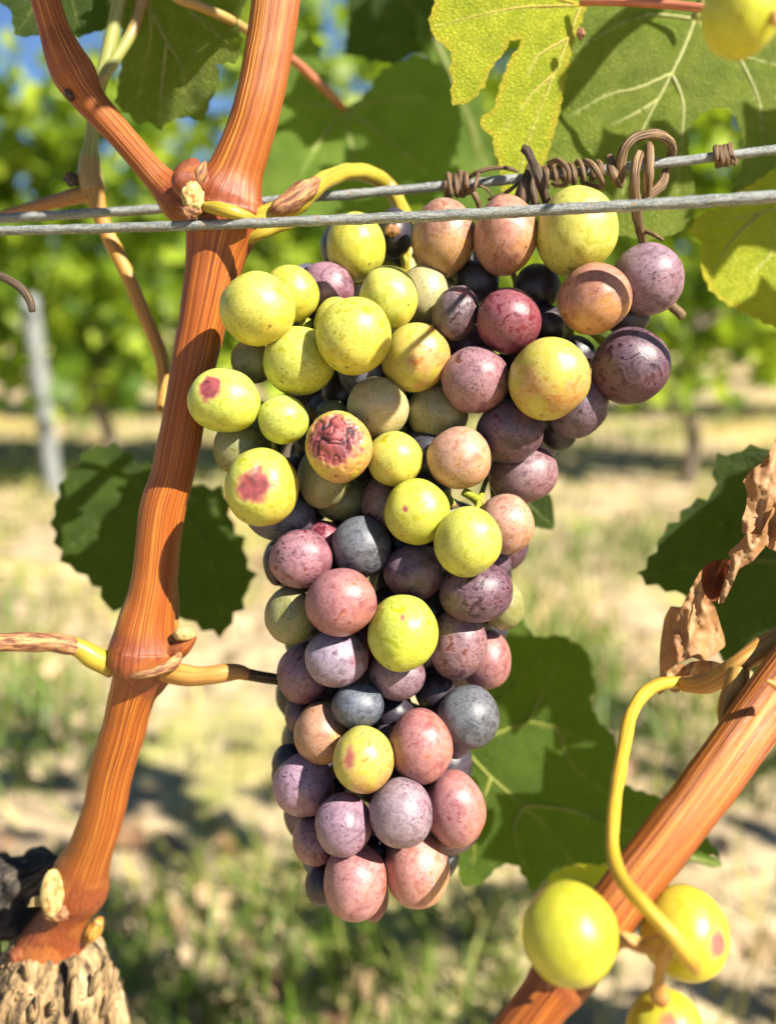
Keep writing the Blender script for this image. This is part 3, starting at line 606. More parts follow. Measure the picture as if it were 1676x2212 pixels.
leaf([(1520, 520), (1560, 640), (1600, 670), (1690, 690), (1830, 760), (1850, 560), (1700, 440), (1600, 450)], lin(.36, 1680, 580, 0, .06), [[(1780, 520), (1660, 560), (1560, 600)], [(1780, 520), (1700, 620), (1640, 680)]], M['leaf_dark'], 'dark blurred leaf under the lit yellow green leaf by the frame edge', None, serr=4, wav=.005, step=20, seed=17.0)
# behind the cane, lower left
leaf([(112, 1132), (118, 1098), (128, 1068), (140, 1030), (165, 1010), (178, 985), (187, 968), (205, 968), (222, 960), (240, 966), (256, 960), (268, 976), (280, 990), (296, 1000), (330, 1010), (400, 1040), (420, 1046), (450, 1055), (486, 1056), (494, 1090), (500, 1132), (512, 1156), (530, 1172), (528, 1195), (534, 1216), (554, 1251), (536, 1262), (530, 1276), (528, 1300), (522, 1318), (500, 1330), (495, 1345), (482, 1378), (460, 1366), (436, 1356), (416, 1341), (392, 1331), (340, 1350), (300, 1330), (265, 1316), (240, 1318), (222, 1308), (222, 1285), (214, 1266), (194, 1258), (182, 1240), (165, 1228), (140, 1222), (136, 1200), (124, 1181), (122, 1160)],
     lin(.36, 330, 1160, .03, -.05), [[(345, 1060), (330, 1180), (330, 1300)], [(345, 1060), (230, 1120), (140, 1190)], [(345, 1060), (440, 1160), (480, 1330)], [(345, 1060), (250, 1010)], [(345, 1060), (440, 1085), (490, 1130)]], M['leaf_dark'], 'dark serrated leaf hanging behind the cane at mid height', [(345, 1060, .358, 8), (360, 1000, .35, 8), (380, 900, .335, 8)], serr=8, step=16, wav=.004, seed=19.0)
# behind the bunch, lower right
def dl9(x, y): return .345 + .03 * (x - 1200) / 1000 - .05 * (y - 1650) / 1000
leaf([(1010, 1420), (1060, 1380), (1100, 1350), (1126, 1333), (1140, 1360), (1158, 1378), (1185, 1376), (1211, 1371), (1238, 1386), (1262, 1402), (1278, 1428), (1274, 1448), (1281, 1468), (1290, 1486), (1274, 1506), (1276, 1524), (1286, 1546), (1300, 1566), (1318, 1586), (1331, 1602), (1338, 1650), (1346, 1697), (1390, 1712), (1436, 1728), (1500, 1780), (1530, 1815), (1560, 1857), (1525, 1846), (1490, 1838), (1450, 1850), (1400, 1850), (1340, 1862), (1290, 1868), (1235, 1866), (1190, 1889), (1165, 1915), (1149, 1926), (1138, 1906), (1118, 1868), (1090, 1866), (1073, 1874), (1055, 1895), (1038, 1910), (1014, 1916), (994, 1904), (986, 1864), (1000, 1810), (980, 1740), (960, 1680), (985, 1630), (980, 1540)],
     dl9, [[(1005, 1622), (1060, 1590), (1140, 1562), (1200, 1572), (1265, 1600)], [(1005, 1622), (1060, 1680), (1130, 1740), (1190, 1800), (1230, 1860)], [(1005, 1622), (1060, 1530), (1130, 1460), (1190, 1400)], [(1130, 1740), (1230, 1750), (1340, 1790), (1520, 1840)], [(1140, 1562), (1170, 1500), (1200, 1440)], [(1060, 1680), (1030, 1780), (1020, 1880)], [(1130, 1740), (1110, 1800), (1140, 1890)], [(1200, 1572), (1240, 1660), (1320, 1720)]],
     M['leaf_back'], 'broad dark green leaf with pale veins spread behind the lower half of the bunch', [(1005, 1622, .344, 9, .9), (960, 1600, .338, 9, .9), (900, 1560, .335, 9), (860, 1450, .34, 8)], serr=3.5, step=15, wav=.003, vr=4.0, pm='pink_stem', seed=23.0, vmat=M['vein_mid'])
leaf([(1180, 1895), (1200, 1880), (1235, 1868), (1290, 1862), (1330, 1870), (1390, 1880), (1370, 1940), (1300, 1990), (1230, 1960), (1190, 1930)], lin(.375, 1280, 1900, 0, -.08), [[(1350, 1960), (1270, 1910), (1200, 1890)]], M['leaf_yellow'], 'pale lit leaf edge peeking out under the broad dark leaf', None, serr=2, wav=.003, seed=25.0)
leaf([(1488, 1840), (1520, 1845), (1558, 1860), (1562, 1872), (1540, 1876), (1500, 1862), (1470, 1858)], lin(.36, 1520, 1860, 0, -.1), [[(1480, 1850), (1555, 1870)]], M['leaf_mid'], 'small rolled leaf tip sticking out past the lower cane', None, wav=.001, step=10, seed=26.0)
# right edge
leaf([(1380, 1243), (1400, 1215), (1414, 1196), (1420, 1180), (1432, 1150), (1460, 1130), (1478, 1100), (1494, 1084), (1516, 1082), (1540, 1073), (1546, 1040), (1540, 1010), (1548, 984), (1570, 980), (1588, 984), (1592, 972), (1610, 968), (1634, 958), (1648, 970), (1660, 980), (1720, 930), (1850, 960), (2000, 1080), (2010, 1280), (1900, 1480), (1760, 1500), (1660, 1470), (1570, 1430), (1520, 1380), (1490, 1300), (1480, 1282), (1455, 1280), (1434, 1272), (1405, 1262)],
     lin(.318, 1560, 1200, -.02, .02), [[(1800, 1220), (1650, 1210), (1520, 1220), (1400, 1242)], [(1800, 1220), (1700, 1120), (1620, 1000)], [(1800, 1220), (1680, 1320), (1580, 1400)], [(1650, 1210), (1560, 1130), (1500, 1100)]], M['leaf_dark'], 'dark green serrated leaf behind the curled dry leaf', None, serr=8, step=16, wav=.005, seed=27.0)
leaf([(1120, 1070), (1150, 1062), (1190, 1068), (1196, 1100), (1198, 1145), (1170, 1142), (1130, 1130)], lin(.33, 1160, 1100, 0, 0), [[(1130, 1080), (1195, 1140)]], M['leaf_dark'], 'small dark leaf corner showing beside the pink grape at the bunch edge', None, wav=.002, step=14, seed=29.0)

# curled dry leaf
dry = empty('dried_leaf', P(1420, 1490, .27), 'curled tan brown dried leaf twisted along the edge of the picture', 'leaf')
def cyl(d0, x0, y0, x1, y1, r):
    """distance of a sheet rolled about the line (x0,y0)-(x1,y1)"""
    L = math.hypot(x1 - x0, y1 - y0); nx, ny = (y1 - y0) / L, -(x1 - x0) / L
    def f(x, y):
        q = ((x - x0) * nx + (y - y0) * ny) / r
        return d0 + (min(abs(q), 1.3) ** 2) * r * .00010
    return f
kw = dict(parent=dry, wav=.003, quilt=.0006, step=6, veinparts=False, crum=.0042)
leaf([(1690, 920), (1676, 945), (1661, 979), (1644, 1001), (1616, 1020), (1605, 1040), (1614, 1065), (1611, 1100), (1603, 1120), (1603, 1152), (1630, 1160), (1653, 1158), (1680, 1080), (1740, 1040), (1760, 940)], cyl(.262, 1660, 960, 1630, 1160, 60), [[(1690, 940), (1650, 1060), (1640, 1150)]], M['leaf_dry'], '', **kw)
leaf([(1640, 1160), (1660, 1120), (1676, 1085), (1740, 1060), (1750, 1180), (1690, 1195), (1660, 1185)], cyl(.256, 1690, 1080, 1680, 1190, 60), [[(1700, 1080), (1680, 1180)]], M['leaf_dry'], '', seed=2.0, **kw)
leaf([(1655, 1156), (1612, 1153), (1600, 1168), (1572, 1194), (1577, 1206), (1574, 1232), (1561, 1264), (1550, 1303), (1561, 1305), (1580, 1267), (1596, 1229), (1625, 1213), (1653, 1181)], cyl(.257, 1640, 1160, 1556, 1300, 40), [[(1640, 1165), (1600, 1205), (1560, 1290)]], M['leaf_dry'], '', seed=4.0, **kw)
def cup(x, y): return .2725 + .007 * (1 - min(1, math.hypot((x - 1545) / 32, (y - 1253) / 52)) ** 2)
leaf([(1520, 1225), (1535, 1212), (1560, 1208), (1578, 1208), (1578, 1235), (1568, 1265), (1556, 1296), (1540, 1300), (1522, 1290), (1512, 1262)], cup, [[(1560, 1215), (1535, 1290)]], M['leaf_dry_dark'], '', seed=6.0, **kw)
leaf([(1518, 1228), (1510, 1238), (1494, 1267), (1480, 1295), (1471, 1312), (1449, 1309), (1434, 1335), (1430, 1365), (1426, 1392), (1424, 1430), (1425, 1469), (1440, 1450), (1458, 1437), (1478, 1428), (1495, 1420), (1516, 1428), (1535, 1421), (1567, 1396), (1564, 1375), (1556, 1350), (1545, 1312), (1536, 1299), (1524, 1288), (1516, 1268), (1514, 1245)], cyl(.264, 1515, 1240, 1490, 1430, 55), [[(1520, 1240), (1500, 1330), (1480, 1420)], [(1510, 1290), (1540, 1360), (1560, 1390)]], M['leaf_dry'], '', seed=8.0, **kw)
leaf([(1425, 1466), (1420, 1503), (1430, 1498), (1442, 1485), (1452, 1496), (1465, 1497), (1480, 1475), (1478, 1435), (1462, 1434), (1445, 1447)], cyl(.259, 1450, 1440, 1448, 1490, 22), [[(1460, 1440), (1430, 1495)]], M['leaf_dry'], '', seed=10.0, **kw)
leaf([(1474, 1442), (1492, 1430), (1516, 1426), (1540, 1428), (1560, 1434), (1540, 1452), (1523, 1465), (1500, 1468), (1480, 1466)], cyl(.258, 1470, 1450, 1560, 1440, 30), [[(1478, 1452), (1555, 1436)]], M['leaf_dry'], '', seed=12.0, **kw)

# ------------------------------------------------------------------ lower right cane and its dry stalk
rc = empty('leaning_cane', P(1137, 2300, .205), 'slanting orange brown cane crossing the lower corner behind the single green grape', 'cane')
tube('cane', [(1830, 1290, .236, 57), (1750, 1398, .232, 57), (1655, 1525, .226, 57), (1558, 1659, .219, 56.5), (1460, 1790, .213, 56), (1360, 1919, .208, 56), (1290, 2012, .205, 57, .1), (1240, 2076, .203, 64, .6), (1205, 2122, .202, 63, .7), (1172, 2166, .201, 54, .1), (1110, 2248, .20, 53), (1030, 2350, .198, 53)], M['cane'], rc, seg=160, sub=16, ridge=.024, nrid=7.0, lump=.04, lf=90, seed=9.0)
for k, (x, y) in enumerate([(1182, 2078), (1200, 2100), (1226, 2112), (1252, 2108), (1280, 2098), (1300, 2080), (1190, 2122), (1240, 2124)]):
    blob('dry_scale', x, y, .1885 + .0004 * (k % 3), random.uniform(9, 18), random.uniform(6, 13), 7, [M['papery'], M['cut'], M['darkstem']][k % 3], rc, .45, 2.2, roll=random.uniform(-1, 1), n=3, seed=k * 2.3)
ts = tube('dry_stalk', [(1800, 1400, .250, 44), (1720, 1384, .247, 40), (1672, 1396, .243, 34, 0), (1625, 1417, .240, 25), (1582, 1447, .240, 23, .3), (1529, 1476, .246, 22, .4), (1478, 1478, .254, 17, .3)], M['tanwood'], rc, seg=36, sub=9, lump=.10, lf=140)
ts['label'] = 'yellow tan dry stalk arching over the cane'
tube('dry_claw', [(1592, 1450, .238, 24, .2), (1588, 1482, .236, 26, .3), (1572, 1510, .234, 18, .3), (1562, 1535, .232, 13, .2), (1560, 1562, .230, 9), (1562, 1592, .229, 4)], M['tanwood'], rc, seg=24, sub=7, lump=.25, lf=220)
tube('bud_scale', [(1700, 1500, .214, 12), (1676, 1482, .211, 9), (1655, 1470, .210, 3)], M['cane2'], rc, seg=14, sub=5)

# ------------------------------------------------------------------ grapes
PAL = {  # skin, second skin, dust, (bloom, specks, rubbed), glow
 'g': ((.30, .32, .003), (.43, .39, .008), (.55, .57, .17), (.56, .15, .14), .50),
 'Y': ((.39, .37, .003), (.48, .41, .006), (.55, .53, .10), (.35, .10, .10), .50),
 'G': ((.12, .13, .012), (.18, .17, .035), (.29, .28, .17), (.60, .4, .08), .25),  # dull grey green: shade on berries set further back, painted into the skin
 'w': ((.28, .25, .05), (.33, .26, .08), (.42, .39, .24), (.62, .2, .10), .35),
 'y': ((.38, .34, .010), (.42, .16, .025), (.50, .43, .18), (.52, .12, .12), .45),
 'o': ((.22, .070, .032), (.38, .18, .030), (.43, .26, .21), (.72, .15, .12), .26),
 'p': ((.15, .020, .026), (.32, .095, .040), (.38, .20, .205), (.72, .18, .11), .20),
 'r': ((.085, .004, .012), (.14, .010, .020), (.27, .10, .145), (.72, .15, .20), .10),
 'm': ((.042, .006, .013), (.13, .022, .024), (.30, .18, .21), (.80, .35, .14), .12),
 'l': ((.060, .018, .034), (.17, .050, .058), (.31, .235, .30), (.88, .30, .10), .12),
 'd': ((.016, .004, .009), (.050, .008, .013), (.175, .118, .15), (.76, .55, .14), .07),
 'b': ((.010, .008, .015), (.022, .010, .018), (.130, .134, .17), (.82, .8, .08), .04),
 'k': ((.008, .005, .009), (.016, .007, .011), (.07, .06, .08), (.50, .4, .1), .03),  # near black: dark berries, and gap fillers with the inner shade painted as skin
}
def grape_mesh(n, variant, scars=(), wr=0, flatten=None):
    V0, fs = ico(n); rs = random.Random(variant * 31 + 5); so = Vector((rs.uniform(0, 50), rs.uniform(0, 50), 0))
    dot = Vector((rs.uniform(-.55, .55), rs.uniform(-.9, -.35), rs.uniform(.2, .7))).normalized()
    V, sc, dt, cr = [], [], [], []
    for v in V0:
        k = 1 + .055 * noise.noise(v * 1.0 + so) + .015 * noise.noise(v * 2.3 + so); s = 0
        q = (v - dot).length
        dt.append(max(0, min(1, (.062 - q) / .03))); cz = 0.0
        for (cx, cy, sx, sy, depth, amt) in scars:
            c = Vector((cx, cy, math.sqrt(max(.02, 1 - cx * cx - cy * cy))))
            e = Vector(((v.x - c.x) / sx, (v.y - c.y) / sy, (v.z - c.z) / max(sx, sy) * .9)).length + .30 * noise.noise(v * 2.4 + so) + .22 * noise.noise(v * 7 + so)
            t = max(0, min(1, (1.25 - e) / .85)); t = t * t * (3 - 2 * t)
            s = max(s, t * amt)
            if depth > .1:
                w1 = v + Vector((noise.noise(v * 2 + so), noise.noise(v * 2 + so + Vector((9, 0, 0))), noise.noise(v * 2 + so + Vector((0, 9, 0))))) * .35
                cz = max(0, 1 - abs(noise.noise(w1 * 1.7 + so)) * 6, .8 - abs(noise.noise(w1 * 2.9 + so)) * 7) * t; k -= .075 * cz; depth = .09
            k -= depth * t * (1 + .9 * abs(noise.noise(v * 2.6 + so)) - .3 + .45 * noise.noise(v * 3.4 + so) + .06 * noise.noise(v * 9 + so))
        if wr: k += wr * (abs(noise.noise(v * 2.6 + so)) - .25) + wr * .3 * noise.noise(v * 9 + so)
        V.append(tuple(v * k)); sc.append(s); cr.append(cz)
    me = bpy.data.meshes.new('grape'); me.from_pydata(V, [], fs)
    a = me.attributes.new('scar', 'FLOAT', 'POINT'); a.data.foreach_set('value', sc)
    a = me.attributes.new('crease', 'FLOAT', 'POINT'); a.data.foreach_set('value', cr)
    a = me.attributes.new('dot', 'FLOAT', 'POINT'); a.data.foreach_set('value', dt)
    me.polygons.foreach_set('use_smooth', [True] * len(me.polygons)); me.materials.append(M['grape']); me.update()
    return me
SHARED = [grape_mesh(5, i) for i in range(8)]
def grape(x, y, d, rx, ry, kind, parent, me=None, roll=0, label=None, bloom=None):
    o = bpy.data.objects.new('grape', me or random.choice(SHARED)); COL.objects.link(o); o.parent = parent
    s = d / F; o.scale = (rx * s, ry * s, (rx + ry) / 2 * s * random.uniform(.97, 1.03))
    o.rotation_euler = (CAMROT @ Matrix.Rotation(roll, 3, 'Z')).to_euler()
    o.location = P(x, y, d) - ORG[parent.name]
    A, B, D, wv, glow = PAL[kind]
    j = lambda c: tuple(max(.004, q * random.uniform(.90, 1.10)) for q in c)
    o.color = j(A) + (1,); o['skin_second'] = j(B); o['skin_dust'] = j(D)
    o['skin_wear'] = ((bloom or wv[0]) * random.uniform(.85, 1.12), wv[1], wv[2] * random.uniform(.6, 1.25)); o['skin_glow'] = glow
    if label: o['label'] = label
    return o
# x, y, rx, ry, kind, layer (0 nearest), roll
GR = [(769, 534, 64, 75, 'g', 1.7, 0), (959, 513, 68, 84, 'o', 1.15, .05), (1091, 508, 69, 84, 'o', 1.05, -.05), (1245, 500, 86, 96, 'g', .9, 0), (1400, 603, 77, 78, 'm', .9, 0), (1284, 645, 77, 77, 'o', .25, 0),
 (1362, 790, 84, 82, 'd', .55, 0), (1186, 818, 86, 90, 'y', 0, 0), (1098, 693, 70, 70, 'r', .35, 0), (984, 677, 49, 61, 'd', .75, -.25), (1027, 820, 74, 73, 'm', .6, .3), (1246, 874, 66, 73, 'd', 1.0, 0), (1100, 932, 73, 68, 'd', 1.15, 0), (1130, 1025, 76, 63, 'm', 1.35, .2),
 (992, 990, 70, 68, 'o', .45, 0), (1205, 930, 42, 44, 'k', 2.1, 0), (915, 640, 58, 68, 'w', 1.6, 0), (839, 644, 64, 69, 'g', .8, .2), (764, 725, 80, 84, 'g', 0, 0), (728, 700, 50, 58, 'g', 1.1, 0), (898, 772, 74, 75, 'y', .65, 0), (556, 667, 82, 78, 'g', .2, -.3), (630, 634, 58, 62, 'g', .95, .5),
 (705, 622, 60, 55, 'm', 1.6, 0), (646, 780, 79, 75, 'g', .55, 0), (550, 778, 50, 50, 'G', 1.7, 0), (612, 906, 55, 54, 'g', .45, 0), (518, 967, 58, 60, 'G', 1.55, 0), (700, 1030, 58, 69, 'G', 1.0, 0), (816, 880, 67, 66, 'w', .85, 0), (853, 991, 61, 60, 'g', .4, 0),
 (945, 892, 66, 66, 'G', 1.65, 0), (718, 905, 42, 42, 'G', 1.7, 0), (1010, 1170, 72, 77, 'g', -.05, 0), (1092, 1132, 61, 65, 'o', .85, 0), (605, 1112, 76, 57, 'b', 1.5, -.1), (828, 1088, 48, 60, 'm', 1.6, 0), (740, 1080, 60, 48, 'G', 1.9, 0), (650, 1207, 68, 64, 'm', .55, 0),
 (781, 1181, 65, 67, 'b', .95, 0), (895, 1235, 65, 63, 'd', .85, 0), (737, 1301, 77, 74, 'p', 0, 0), (1028, 1279, 81, 67, 'd', .5, .1), (1085, 1305, 47, 56, 'G', 1.6, .2), (630, 1328, 58, 64, 'G', 1.05, 0), (598, 1217, 28, 48, 'k', 1.7, 0), (988, 1390, 63, 79, 'm', .65, 0), (1048, 1425, 57, 66, 'p', 1.35, 0),
 (727, 1422, 69, 63, 'l', .5, 0), (655, 1456, 56, 66, 'm', 1.15, 0), (778, 1400, 40, 50, 'r', 1.4, 0), (857, 1455, 61, 58, 'm', .95, 0), (772, 1525, 57, 51, 'b', .6, 0), (1011, 1549, 66, 69, 'b', .75, 0), (645, 1545, 30, 40, 'd', 1.75, 0), (695, 1584, 61, 67, 'o', .65, 0), (909, 1612, 68, 81, 'p', .5, .15),
 (657, 1697, 67, 68, 'l', .75, 0), (625, 1650, 38, 44, 'k', 1.6, 0), (742, 1782, 62, 68, 'l', .3, 0), (867, 1757, 69, 75, 'l', .2, 0), (983, 1747, 65, 83, 'p', .85, .2), (675, 1818, 43, 54, 'm', 1.25, .3), (900, 1875, 72, 84, 'o', .65, .1), (767, 1905, 69, 82, 'p', .4, 0), (692, 1910, 32, 46, 'k', 1.4, 0),
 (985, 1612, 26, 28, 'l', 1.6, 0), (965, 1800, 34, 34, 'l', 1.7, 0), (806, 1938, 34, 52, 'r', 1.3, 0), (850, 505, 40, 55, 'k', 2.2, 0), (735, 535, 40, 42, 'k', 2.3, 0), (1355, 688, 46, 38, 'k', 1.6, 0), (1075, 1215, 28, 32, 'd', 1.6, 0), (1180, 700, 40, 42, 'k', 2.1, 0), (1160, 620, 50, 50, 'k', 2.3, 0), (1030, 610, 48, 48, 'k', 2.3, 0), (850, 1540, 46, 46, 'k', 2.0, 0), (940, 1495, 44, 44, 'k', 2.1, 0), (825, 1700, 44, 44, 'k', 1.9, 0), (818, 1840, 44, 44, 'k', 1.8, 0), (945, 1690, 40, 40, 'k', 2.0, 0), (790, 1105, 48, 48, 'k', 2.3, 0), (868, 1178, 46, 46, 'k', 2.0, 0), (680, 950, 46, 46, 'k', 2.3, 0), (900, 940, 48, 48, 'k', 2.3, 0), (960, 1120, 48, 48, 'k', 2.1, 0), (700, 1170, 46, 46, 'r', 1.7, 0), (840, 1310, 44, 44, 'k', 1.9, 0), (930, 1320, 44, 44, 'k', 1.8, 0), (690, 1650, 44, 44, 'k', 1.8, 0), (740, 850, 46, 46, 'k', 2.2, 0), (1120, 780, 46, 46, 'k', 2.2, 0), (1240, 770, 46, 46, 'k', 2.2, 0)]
SCARRED = [  # x, y, rx, ry, kind, layer, roll, scars (cx, cy, sx, sy, depth, amount), wrinkle, label
 (485, 866, 79, 69, 'g', .4, -.25, [(-.33, .22, .34, .48, .03, 1.0)], 0, 'green grape with a dark maroon sunburn scar'),
 (565, 1053, 80, 85, 'g', .3, 0, [(-.06, .03, .58, .50, .05, .80)], 0, 'green grape with a pink pitted scar'),
 (731, 965, 73, 78, 'y', .1, .1, [(-.14, .20, 1.0, .92, .15, 1.0)], .012, 'half withered grape with a sunken red crust'),
 (900, 1106, 71, 72, 'g', 0, 0, [(-.38, .10, .10, .12, .01, .75)], 0, None),
 (870, 1368, 76, 83, 'g', -.2, 0, [(-.02, .49, .08, .13, .005, .6)], 0, None),
 (785, 1643, 66, 72, 'y', 0, 0, [(-.42, .32, .22, .42, .02, .55)], 0, 'yellow grape with a reddish bruise'),
]
BASED, LAY = .2475, 75 * .25 / F
items = [dict(x=g[0], y=g[1], rx=g[2], ry=g[3], k=g[4], z=g[5] * LAY, roll=g[6], sc=None) for g in GR]
items += [dict(x=g[0], y=g[1], rx=g[2], ry=g[3], k=g[4], z=g[5] * LAY, roll=g[6], sc=g[7], wr=g[8], lab=g[9]) for g in SCARRED]
for it in items: it['d'] = BASED + it['z']; it['d0'] = it['d']
nI = len(items)
for itn in range(120):          # settle along the line of sight until the berries only touch
    for i in range(nI):
        a = items[i]
        for j in range(i + 1, nI):
            b_ = items[j]; dx = a['x'] - b_['x']; dy = a['y'] - b_['y']
            ra = (a['rx'] + a['ry']) / 2; rb = (b_['rx'] + b_['ry']) / 2
            ds = dx * dx + dy * dy; rr = (ra + rb) * .95
            if ds >= rr * rr: continue
            need = math.sqrt(rr * rr - ds) * .255 / F
            f, k = (a, b_) if a['d0'] <= b_['d0'] else (b_, a)
            gap = k['d'] - f['d']
            if gap < need:
                e = (need - gap) * .5; f['d'] -= e * .35; k['d'] += e * .65
    for a in items: a['d'] += (a['d0'] - a['d']) * .06
cl = empty('grape_cluster', P(885, 470, .28), 'hanging bunch of half ripe grapes, green, pink, purple and blue', 'grapes', 'grape bunches')
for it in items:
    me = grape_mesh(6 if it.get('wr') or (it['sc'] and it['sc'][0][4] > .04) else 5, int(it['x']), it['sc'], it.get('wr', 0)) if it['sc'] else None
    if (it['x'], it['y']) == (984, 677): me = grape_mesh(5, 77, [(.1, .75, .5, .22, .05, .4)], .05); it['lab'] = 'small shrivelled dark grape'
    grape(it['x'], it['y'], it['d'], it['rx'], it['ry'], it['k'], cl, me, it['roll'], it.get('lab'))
# berries deeper inside and at the back, dark skins painting in the shade of the gaps
solid = [(P(i['x'], i['y'], i['d']), (i['rx'] + i['ry']) / 2 * i['d'] / F) for i in items]
added = 0; tries = 0
while added < 85 and tries < 9000:
    tries += 1
    a, b_ = random.sample(items, 2)
    if math.hypot(a['x'] - b_['x'], a['y'] - b_['y']) > 170: continue
    x, y = (a['x'] + b_['x']) / 2, (a['y'] + b_['y']) / 2; r = random.uniform(52, 68)
    cover = sum(1 for i in items if math.hypot(i['x'] - x, i['y'] - y) < 120)
    if cover < 4 or not any(math.hypot(i['x'] - x, i['y'] - y) < 45 and i['d'] < d for i in items) and cover < 5: continue
    d = max(a['d'], b_['d']) + random.uniform(.004, .032); p = P(x, y, d); rw = r * d / F
    if any((p - q).length < (rw + s) * .76 for q, s in solid): continue
    solid.append((p, rw)); added += 1
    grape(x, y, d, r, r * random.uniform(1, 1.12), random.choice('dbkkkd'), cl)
# stalk of the bunch
tube('peduncle', [(556, 478, .264, 30, .2), (590, 466, .264, 26, 0), (622, 448, .2645, 24, .2), (655, 424, .266, 24, .2), (690, 396, .270, 20), (725, 377, .276, 18), (765, 370, .283, 17.5, .1), (805, 378, .290, 18, .2), (836, 400, .2945, 18, .45), (860, 435, .294, 17, .25), (874, 480, .291, 18), (882, 540, .288, 18), (890, 620, .286, 18, 0)], M['yellow_stem'], cl, seg=32, sub=9, lump=.16, lf=190, ridge=.02)
p_ = tube('papery_sheath', [(588, 458, .2605, 8), (602, 448, .2602, 19), (630, 432, .2610, 23), (658, 411, .2628, 21), (680, 394, .2665, 13), (688, 388, .269, 6)], M['papery'], cl, seg=32, sub=8, lump=.22, lf=260, ridge=.04)
p_['label'] = 'brown papery sheath on the stalk'
tube('rachis', [(888, 600, .287, 17), (900, 720, .289, 16), (895, 860, .291, 15), (880, 1000, .291, 14), (880, 1150, .290, 13), (870, 1300, .288, 12), (860, 1450, .285, 11), (850, 1600, .282, 9), (835, 1750, .279, 7), (820, 1850, .276, 5)], M['pedicel'], cl, seg=18, sub=8, lump=.15, lf=220)
for pts in ([(892, 640, .288, 13), (1000, 640, .288, 12), (1120, 650, .285, 11), (1230, 690, .280, 9), (1310, 740, .275, 7)], [(900, 700, .289, 12), (800, 740, .287, 11), (690, 800, .284, 9), (590, 880, .280, 7)], [(892, 900, .291, 10), (980, 960, .286, 9), (1060, 1010, .282, 7)], [(890, 1000, .291, 9), (760, 1040, .287, 8), (650, 1080, .284, 7)]):
    tube('rachis_branch', pts, M['pedicel'], cl, seg=14, sub=6, lump=.15, lf=260)
RAX = [(888, 600, .287), (900, 720, .289), (895, 860, .291), (880, 1000, .291), (880, 1150, .290), (870, 1300, .288), (860, 1450, .285), (850, 1600, .282), (835, 1750, .279), (1120, 650, .285), (1230, 690, .28), (800, 740, .287), (690, 800, .284), (590, 880, .28), (1060, 1010, .282)]
for it in items:
    r = (it['rx'] + it['ry']) / 2
    q = min(RAX, key=lambda a: math.hypot(a[0] - it['x'], (a[1] + 90 - it['y'])))
    ux, uy = q[0] - it['x'], q[1] - it['y']; L = max(1, math.hypot(ux, uy)); ux /= L; uy /= L
    sx, sy = it['x'] + ux * r * .55, it['y'] + uy * r * .55; sdp = it['d'] + r * .80 * it['d'] / F
    tube('pedicel', [(sx - ux * 6, sy - uy * 6, sdp - .002, 10, .6), (sx, sy, sdp, 8, .3), ((sx + q[0]) / 2, (sy + q[1]) / 2 - 6, max((sdp + q[2]) / 2, sdp), 6), (q[0], q[1], max(q[2], sdp), 6)], M['pedicel'], cl, seg=10, sub=4, lump=.2, lf=400)
for pts in ([(1002, 1062, .2635, 10), (1024, 1076, .262, 10), (1040, 1086, .261, 13, .5), (1052, 1096, .2605, 11, .7)], [(962, 1062, .263, 9), (970, 1080, .262, 9), (978, 1096, .261, 11, .6)], [(915, 1480, .266, 8), (935, 1490, .265, 10), (952, 1498, .2645, 14, .6), (962, 1510, .265, 10, .7)], [(835, 1505, .268, 12), (848, 1535, .268, 14), (852, 1570, .268, 12)], [(868, 1505, .267, 10), (882, 1525, .2665, 12, .3), (892, 1545, .266, 9, .6)],
            [(648, 690, .2665, 12, .3), (658, 700, .2655, 17, .3), (672, 706, .2655, 14, .1)], [(668, 880, .262, 5, .9), (676, 893, .2605, 8, .9), (684, 900, .260, 9, 1)], [(1012, 720, .268, 12), (1020, 745, .268, 13), (1024, 770, .268, 9)], [(1180, 680, .270, 9, .2), (1200, 686, .269, 11), (1214, 688, .2675, 13)], [(990, 590, .275, 16), (1005, 620, .276, 15, .2), (1015, 680, .277, 13)], [(1165, 590, .277, 13), (1160, 640, .278, 13), (1150, 690, .279, 11)]):
    tube('pedicel', pts, M['pedicel'], cl, seg=16, sub=6, lump=.22, lf=420)
o = blob('shrivelled_berry', 1192, 612, .268, 18, 13, 14, M['darkstem'], cl, .4, 2.2, n=3, seed=3)
o = blob('shrivelled_berry', 848, 497, .270, 16, 13, 12, M['papery'], cl, .4, 2.2, n=3, seed=6, node=.5)

# second bunch, lower right
c2 = empty('grape_cluster', P(1425, 1476, .262), 'small loose bunch of three large yellow green grapes in the lower corner', 'grapes', 'grape bunches')
grape(1231, 2018, .186, 104, 108, 'Y', c2, None, .1, 'large plain yellow green grape')
grape(1478, 2017, .206, 95, 96, 'Y', c2, grape_mesh(5, 201, [(.48, .12, .34, .40, .03, .6)]), 0, 'yellow green grape with a pink bruise')
grape(1437, 2240, .196, 84, 96, 'Y', c2, grape_mesh(5, 202, [(-.02, .50, .55, .45, .03, .5)]), 0, 'grape cut by the lower frame edge with a pink flush')
tube('peduncle', [(1470, 1474, .256, 12), (1425, 1478, .252, 13), (1390, 1500, .246, 14), (1365, 1540, .240, 14.5), (1352, 1590, .233, 15), (1341, 1650, .225, 15), (1330, 1720, .215, 14), (1323, 1790, .206, 14.5), (1325, 1850, .198, 15), (1346, 1905, .190, 16), (1390, 1955, .184, 17), (1440, 2008, .181, 18), (1475, 2048, .181, 21, .2), (1495, 2078, .182, 18, .5), (1502, 2098, .184, 11, .5)], M['ochre'], c2, seg=28, sub=9, lump=.14, lf=170, ridge=.02)
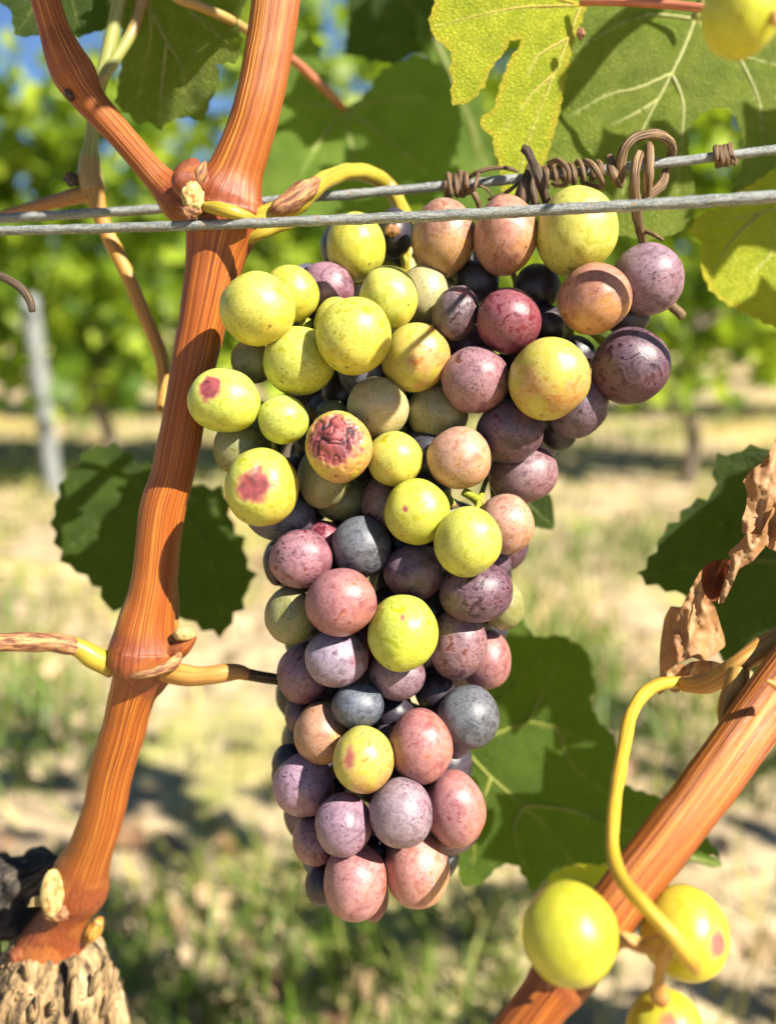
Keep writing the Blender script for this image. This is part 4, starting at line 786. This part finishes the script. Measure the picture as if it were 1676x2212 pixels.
tube('pedicel', [(1322, 2040, .190, 16, .6), (1345, 2030, .190, 18, .4), (1372, 2040, .190, 15, .2), (1400, 2044, .189, 17, .5), (1440, 2030, .185, 16, .1)], M['tanwood'], c2, seg=18, sub=6, lump=.25, lf=300)
tube('pedicel', [(1446, 2030, .184, 16), (1436, 2060, .186, 17, .4), (1426, 2095, .188, 13, .1), (1424, 2130, .190, 14, .3), (1424, 2150, .191, 22, .5), (1428, 2160, .192, 18, .6)], M['tanwood'], c2, seg=18, sub=6, lump=.22, lf=300)
# one berry of another bunch at the upper right corner
c3 = empty('grape_cluster', P(1700, -40, .175), 'single out of focus green grape at the upper corner', 'grapes', 'grape bunches')
grape(1600, 28, .178, 82, 90, 'Y', c3, None)
tube('pedicel', [(1640, -40, .180, 10), (1690, -80, .184, 9), (1760, -160, .19, 9)], M['yellow_stem'], c3, seg=12, sub=5)
blob('stem_end', 1674, 40, .172, 9, 20, 9, M['tanwood'], c3, .2, n=3)

# ------------------------------------------------------------------ dried tendrils on the rear wire
def coil(x0, x1, turns, rad, thick, name_pts=None, y_off=0, ph=0.0, grow=1.0, slant=0):
    out = []; m = int(turns * 10)
    for k in range(m + 1):
        t = k / m; x = x0 + (x1 - x0) * t; y, d = wpt(x, BW); a = ph + t * turns * 2 * math.pi; rr = rad * (1 + (grow - 1) * t) * (1 + .12 * math.sin(a * 1.7 + x0))
        out.append((x + slant * math.sin(a), y + y_off * t - math.cos(a) * rr, d - math.sin(a) * rr * d / F, thick * (1 + .12 * math.sin(a * 2.3))))
    return out
def tendril(label, paths, mat='tendril', **kw):
    x, y, d = paths[0][0][:3]
    t = empty('dried_tendril', P(x, y, d), label, 'tendril', 'dried tendrils on the rear wire')
    for i, p in enumerate(paths):
        p = [(q[0], q[1], q[2], q[3] * random.uniform(.72, .98)) + tuple(q[4:]) for q in p]
        tube('coil' if i == 0 else 'strand', p, M[mat], t, seg=14, sub=4, lump=.18, lf=380, ridge=.10, nrid=1.6)
    return t
tendril('loose thin brown tendril, leftmost on the rear wire with strands hanging to the pink grapes', [coil(962, 974, 1.3, 24, 6.5, ph=1.2), coil(984, 1012, 2.6, 21, 7.5, ph=.3), [(1005, 395, .272, 7), (1018, 410, .270, 7), (1030, 428, .270, 6.5), (1036, 452, .272, 5)], [(1012, 384, .274, 5), (1030, 372, .270, 5), (1060, 363, .270, 5), (1095, 362, .272, 5), (1118, 370, .276, 4)], [(1034, 374, .270, 5.5), (1028, 396, .268, 5.5), (1022, 418, .270, 5), (1034, 440, .272, 4)], [(1122, 392, .272, 4), (1104, 408, .270, 5), (1080, 422, .270, 5), (1055, 430, .272, 4)], [(1036, 400, .272, 3), (1052, 408, .272, 3), (1062, 424, .273, 2)]])
tendril('forked blackish dead twig hooked over the rear wire above the pink grape', [[(1128, 318, .266, 9), (1138, 324, .266, 10.5), (1150, 348, .264, 11), (1162, 376, .262, 12), (1172, 410, .263, 13), (1182, 446, .266, 11)], [(1146, 356, .272, 8), (1138, 385, .266, 13), (1130, 420, .266, 17), (1126, 460, .268, 16)], [(1150, 372, .270, 7), (1152, 410, .268, 10), (1158, 452, .270, 9)]], 'darkstem')
tendril('tight pale brown tendril coil in the middle of the rear wire', [coil(1172, 1300, 6.5, 21, 6.6, ph=.4, slant=5), [(1186, 352, .262, 6), (1205, 346, .258, 6.5), (1225, 362, .256, 6.5), (1228, 388, .257, 6), (1214, 400, .262, 6), (1194, 396, .266, 5)], [(1262, 346, .262, 6.5), (1282, 358, .258, 7), (1298, 386, .258, 8), (1300, 402, .262, 7), (1282, 402, .266, 6), (1262, 394, .268, 6)]])
tendril('thick looped brown tendril knotted over the rear wire with a stem hanging down', [[(1316, 340, .262, 10), (1324, 372, .258, 13), (1338, 398, .260, 12), (1340, 360, .258, 13), (1348, 322, .256, 12), (1366, 300, .256, 11.5), (1396, 290, .258, 11), (1426, 292, .262, 11), (1448, 308, .266, 10.5), (1452, 328, .270, 10), (1440, 362, .272, 9), (1430, 395, .270, 11), (1410, 416, .266, 12), (1390, 428, .264, 9)], [(1372, 436, .258, 14), (1370, 400, .255, 13), (1372, 362, .254, 14), (1380, 336, .257, 11), (1392, 340, .264, 8)], [(1396, 420, .262, 9), (1400, 380, .257, 12), (1403, 340, .256, 12.5), (1402, 314, .259, 9), (1396, 316, .266, 7)], [(1374, 425, .259, 13), (1374, 460, .263, 12), (1382, 495, .268, 12), (1392, 530, .274, 11), (1420, 600, .280, 11), (1450, 660, .279, 11)], [(1394, 500, .268, 5), (1412, 506, .266, 5), (1432, 518, .264, 5)], [(1446, 655, .279, 12, 1), (1462, 672, .278, 13, 1), (1475, 684, .277, 13, 1)]])
tendril('neat three turn pale coil near the right end of the rear wire', [coil(1546, 1580, 3.4, 19, 7.5, ph=.2), [(1582, 338, .264, 6), (1590, 345, .262, 5), (1586, 356, .262, 4)]])
o = blob('dried_flower_bit', 1254, 72, .2815, 9, 12, 8, M['papery'], None, .5, 2.5, n=3, seed=4)
tag(o, 'tiny brown dried remnant stuck on the edge of the folded yellow leaf', 'plant debris')
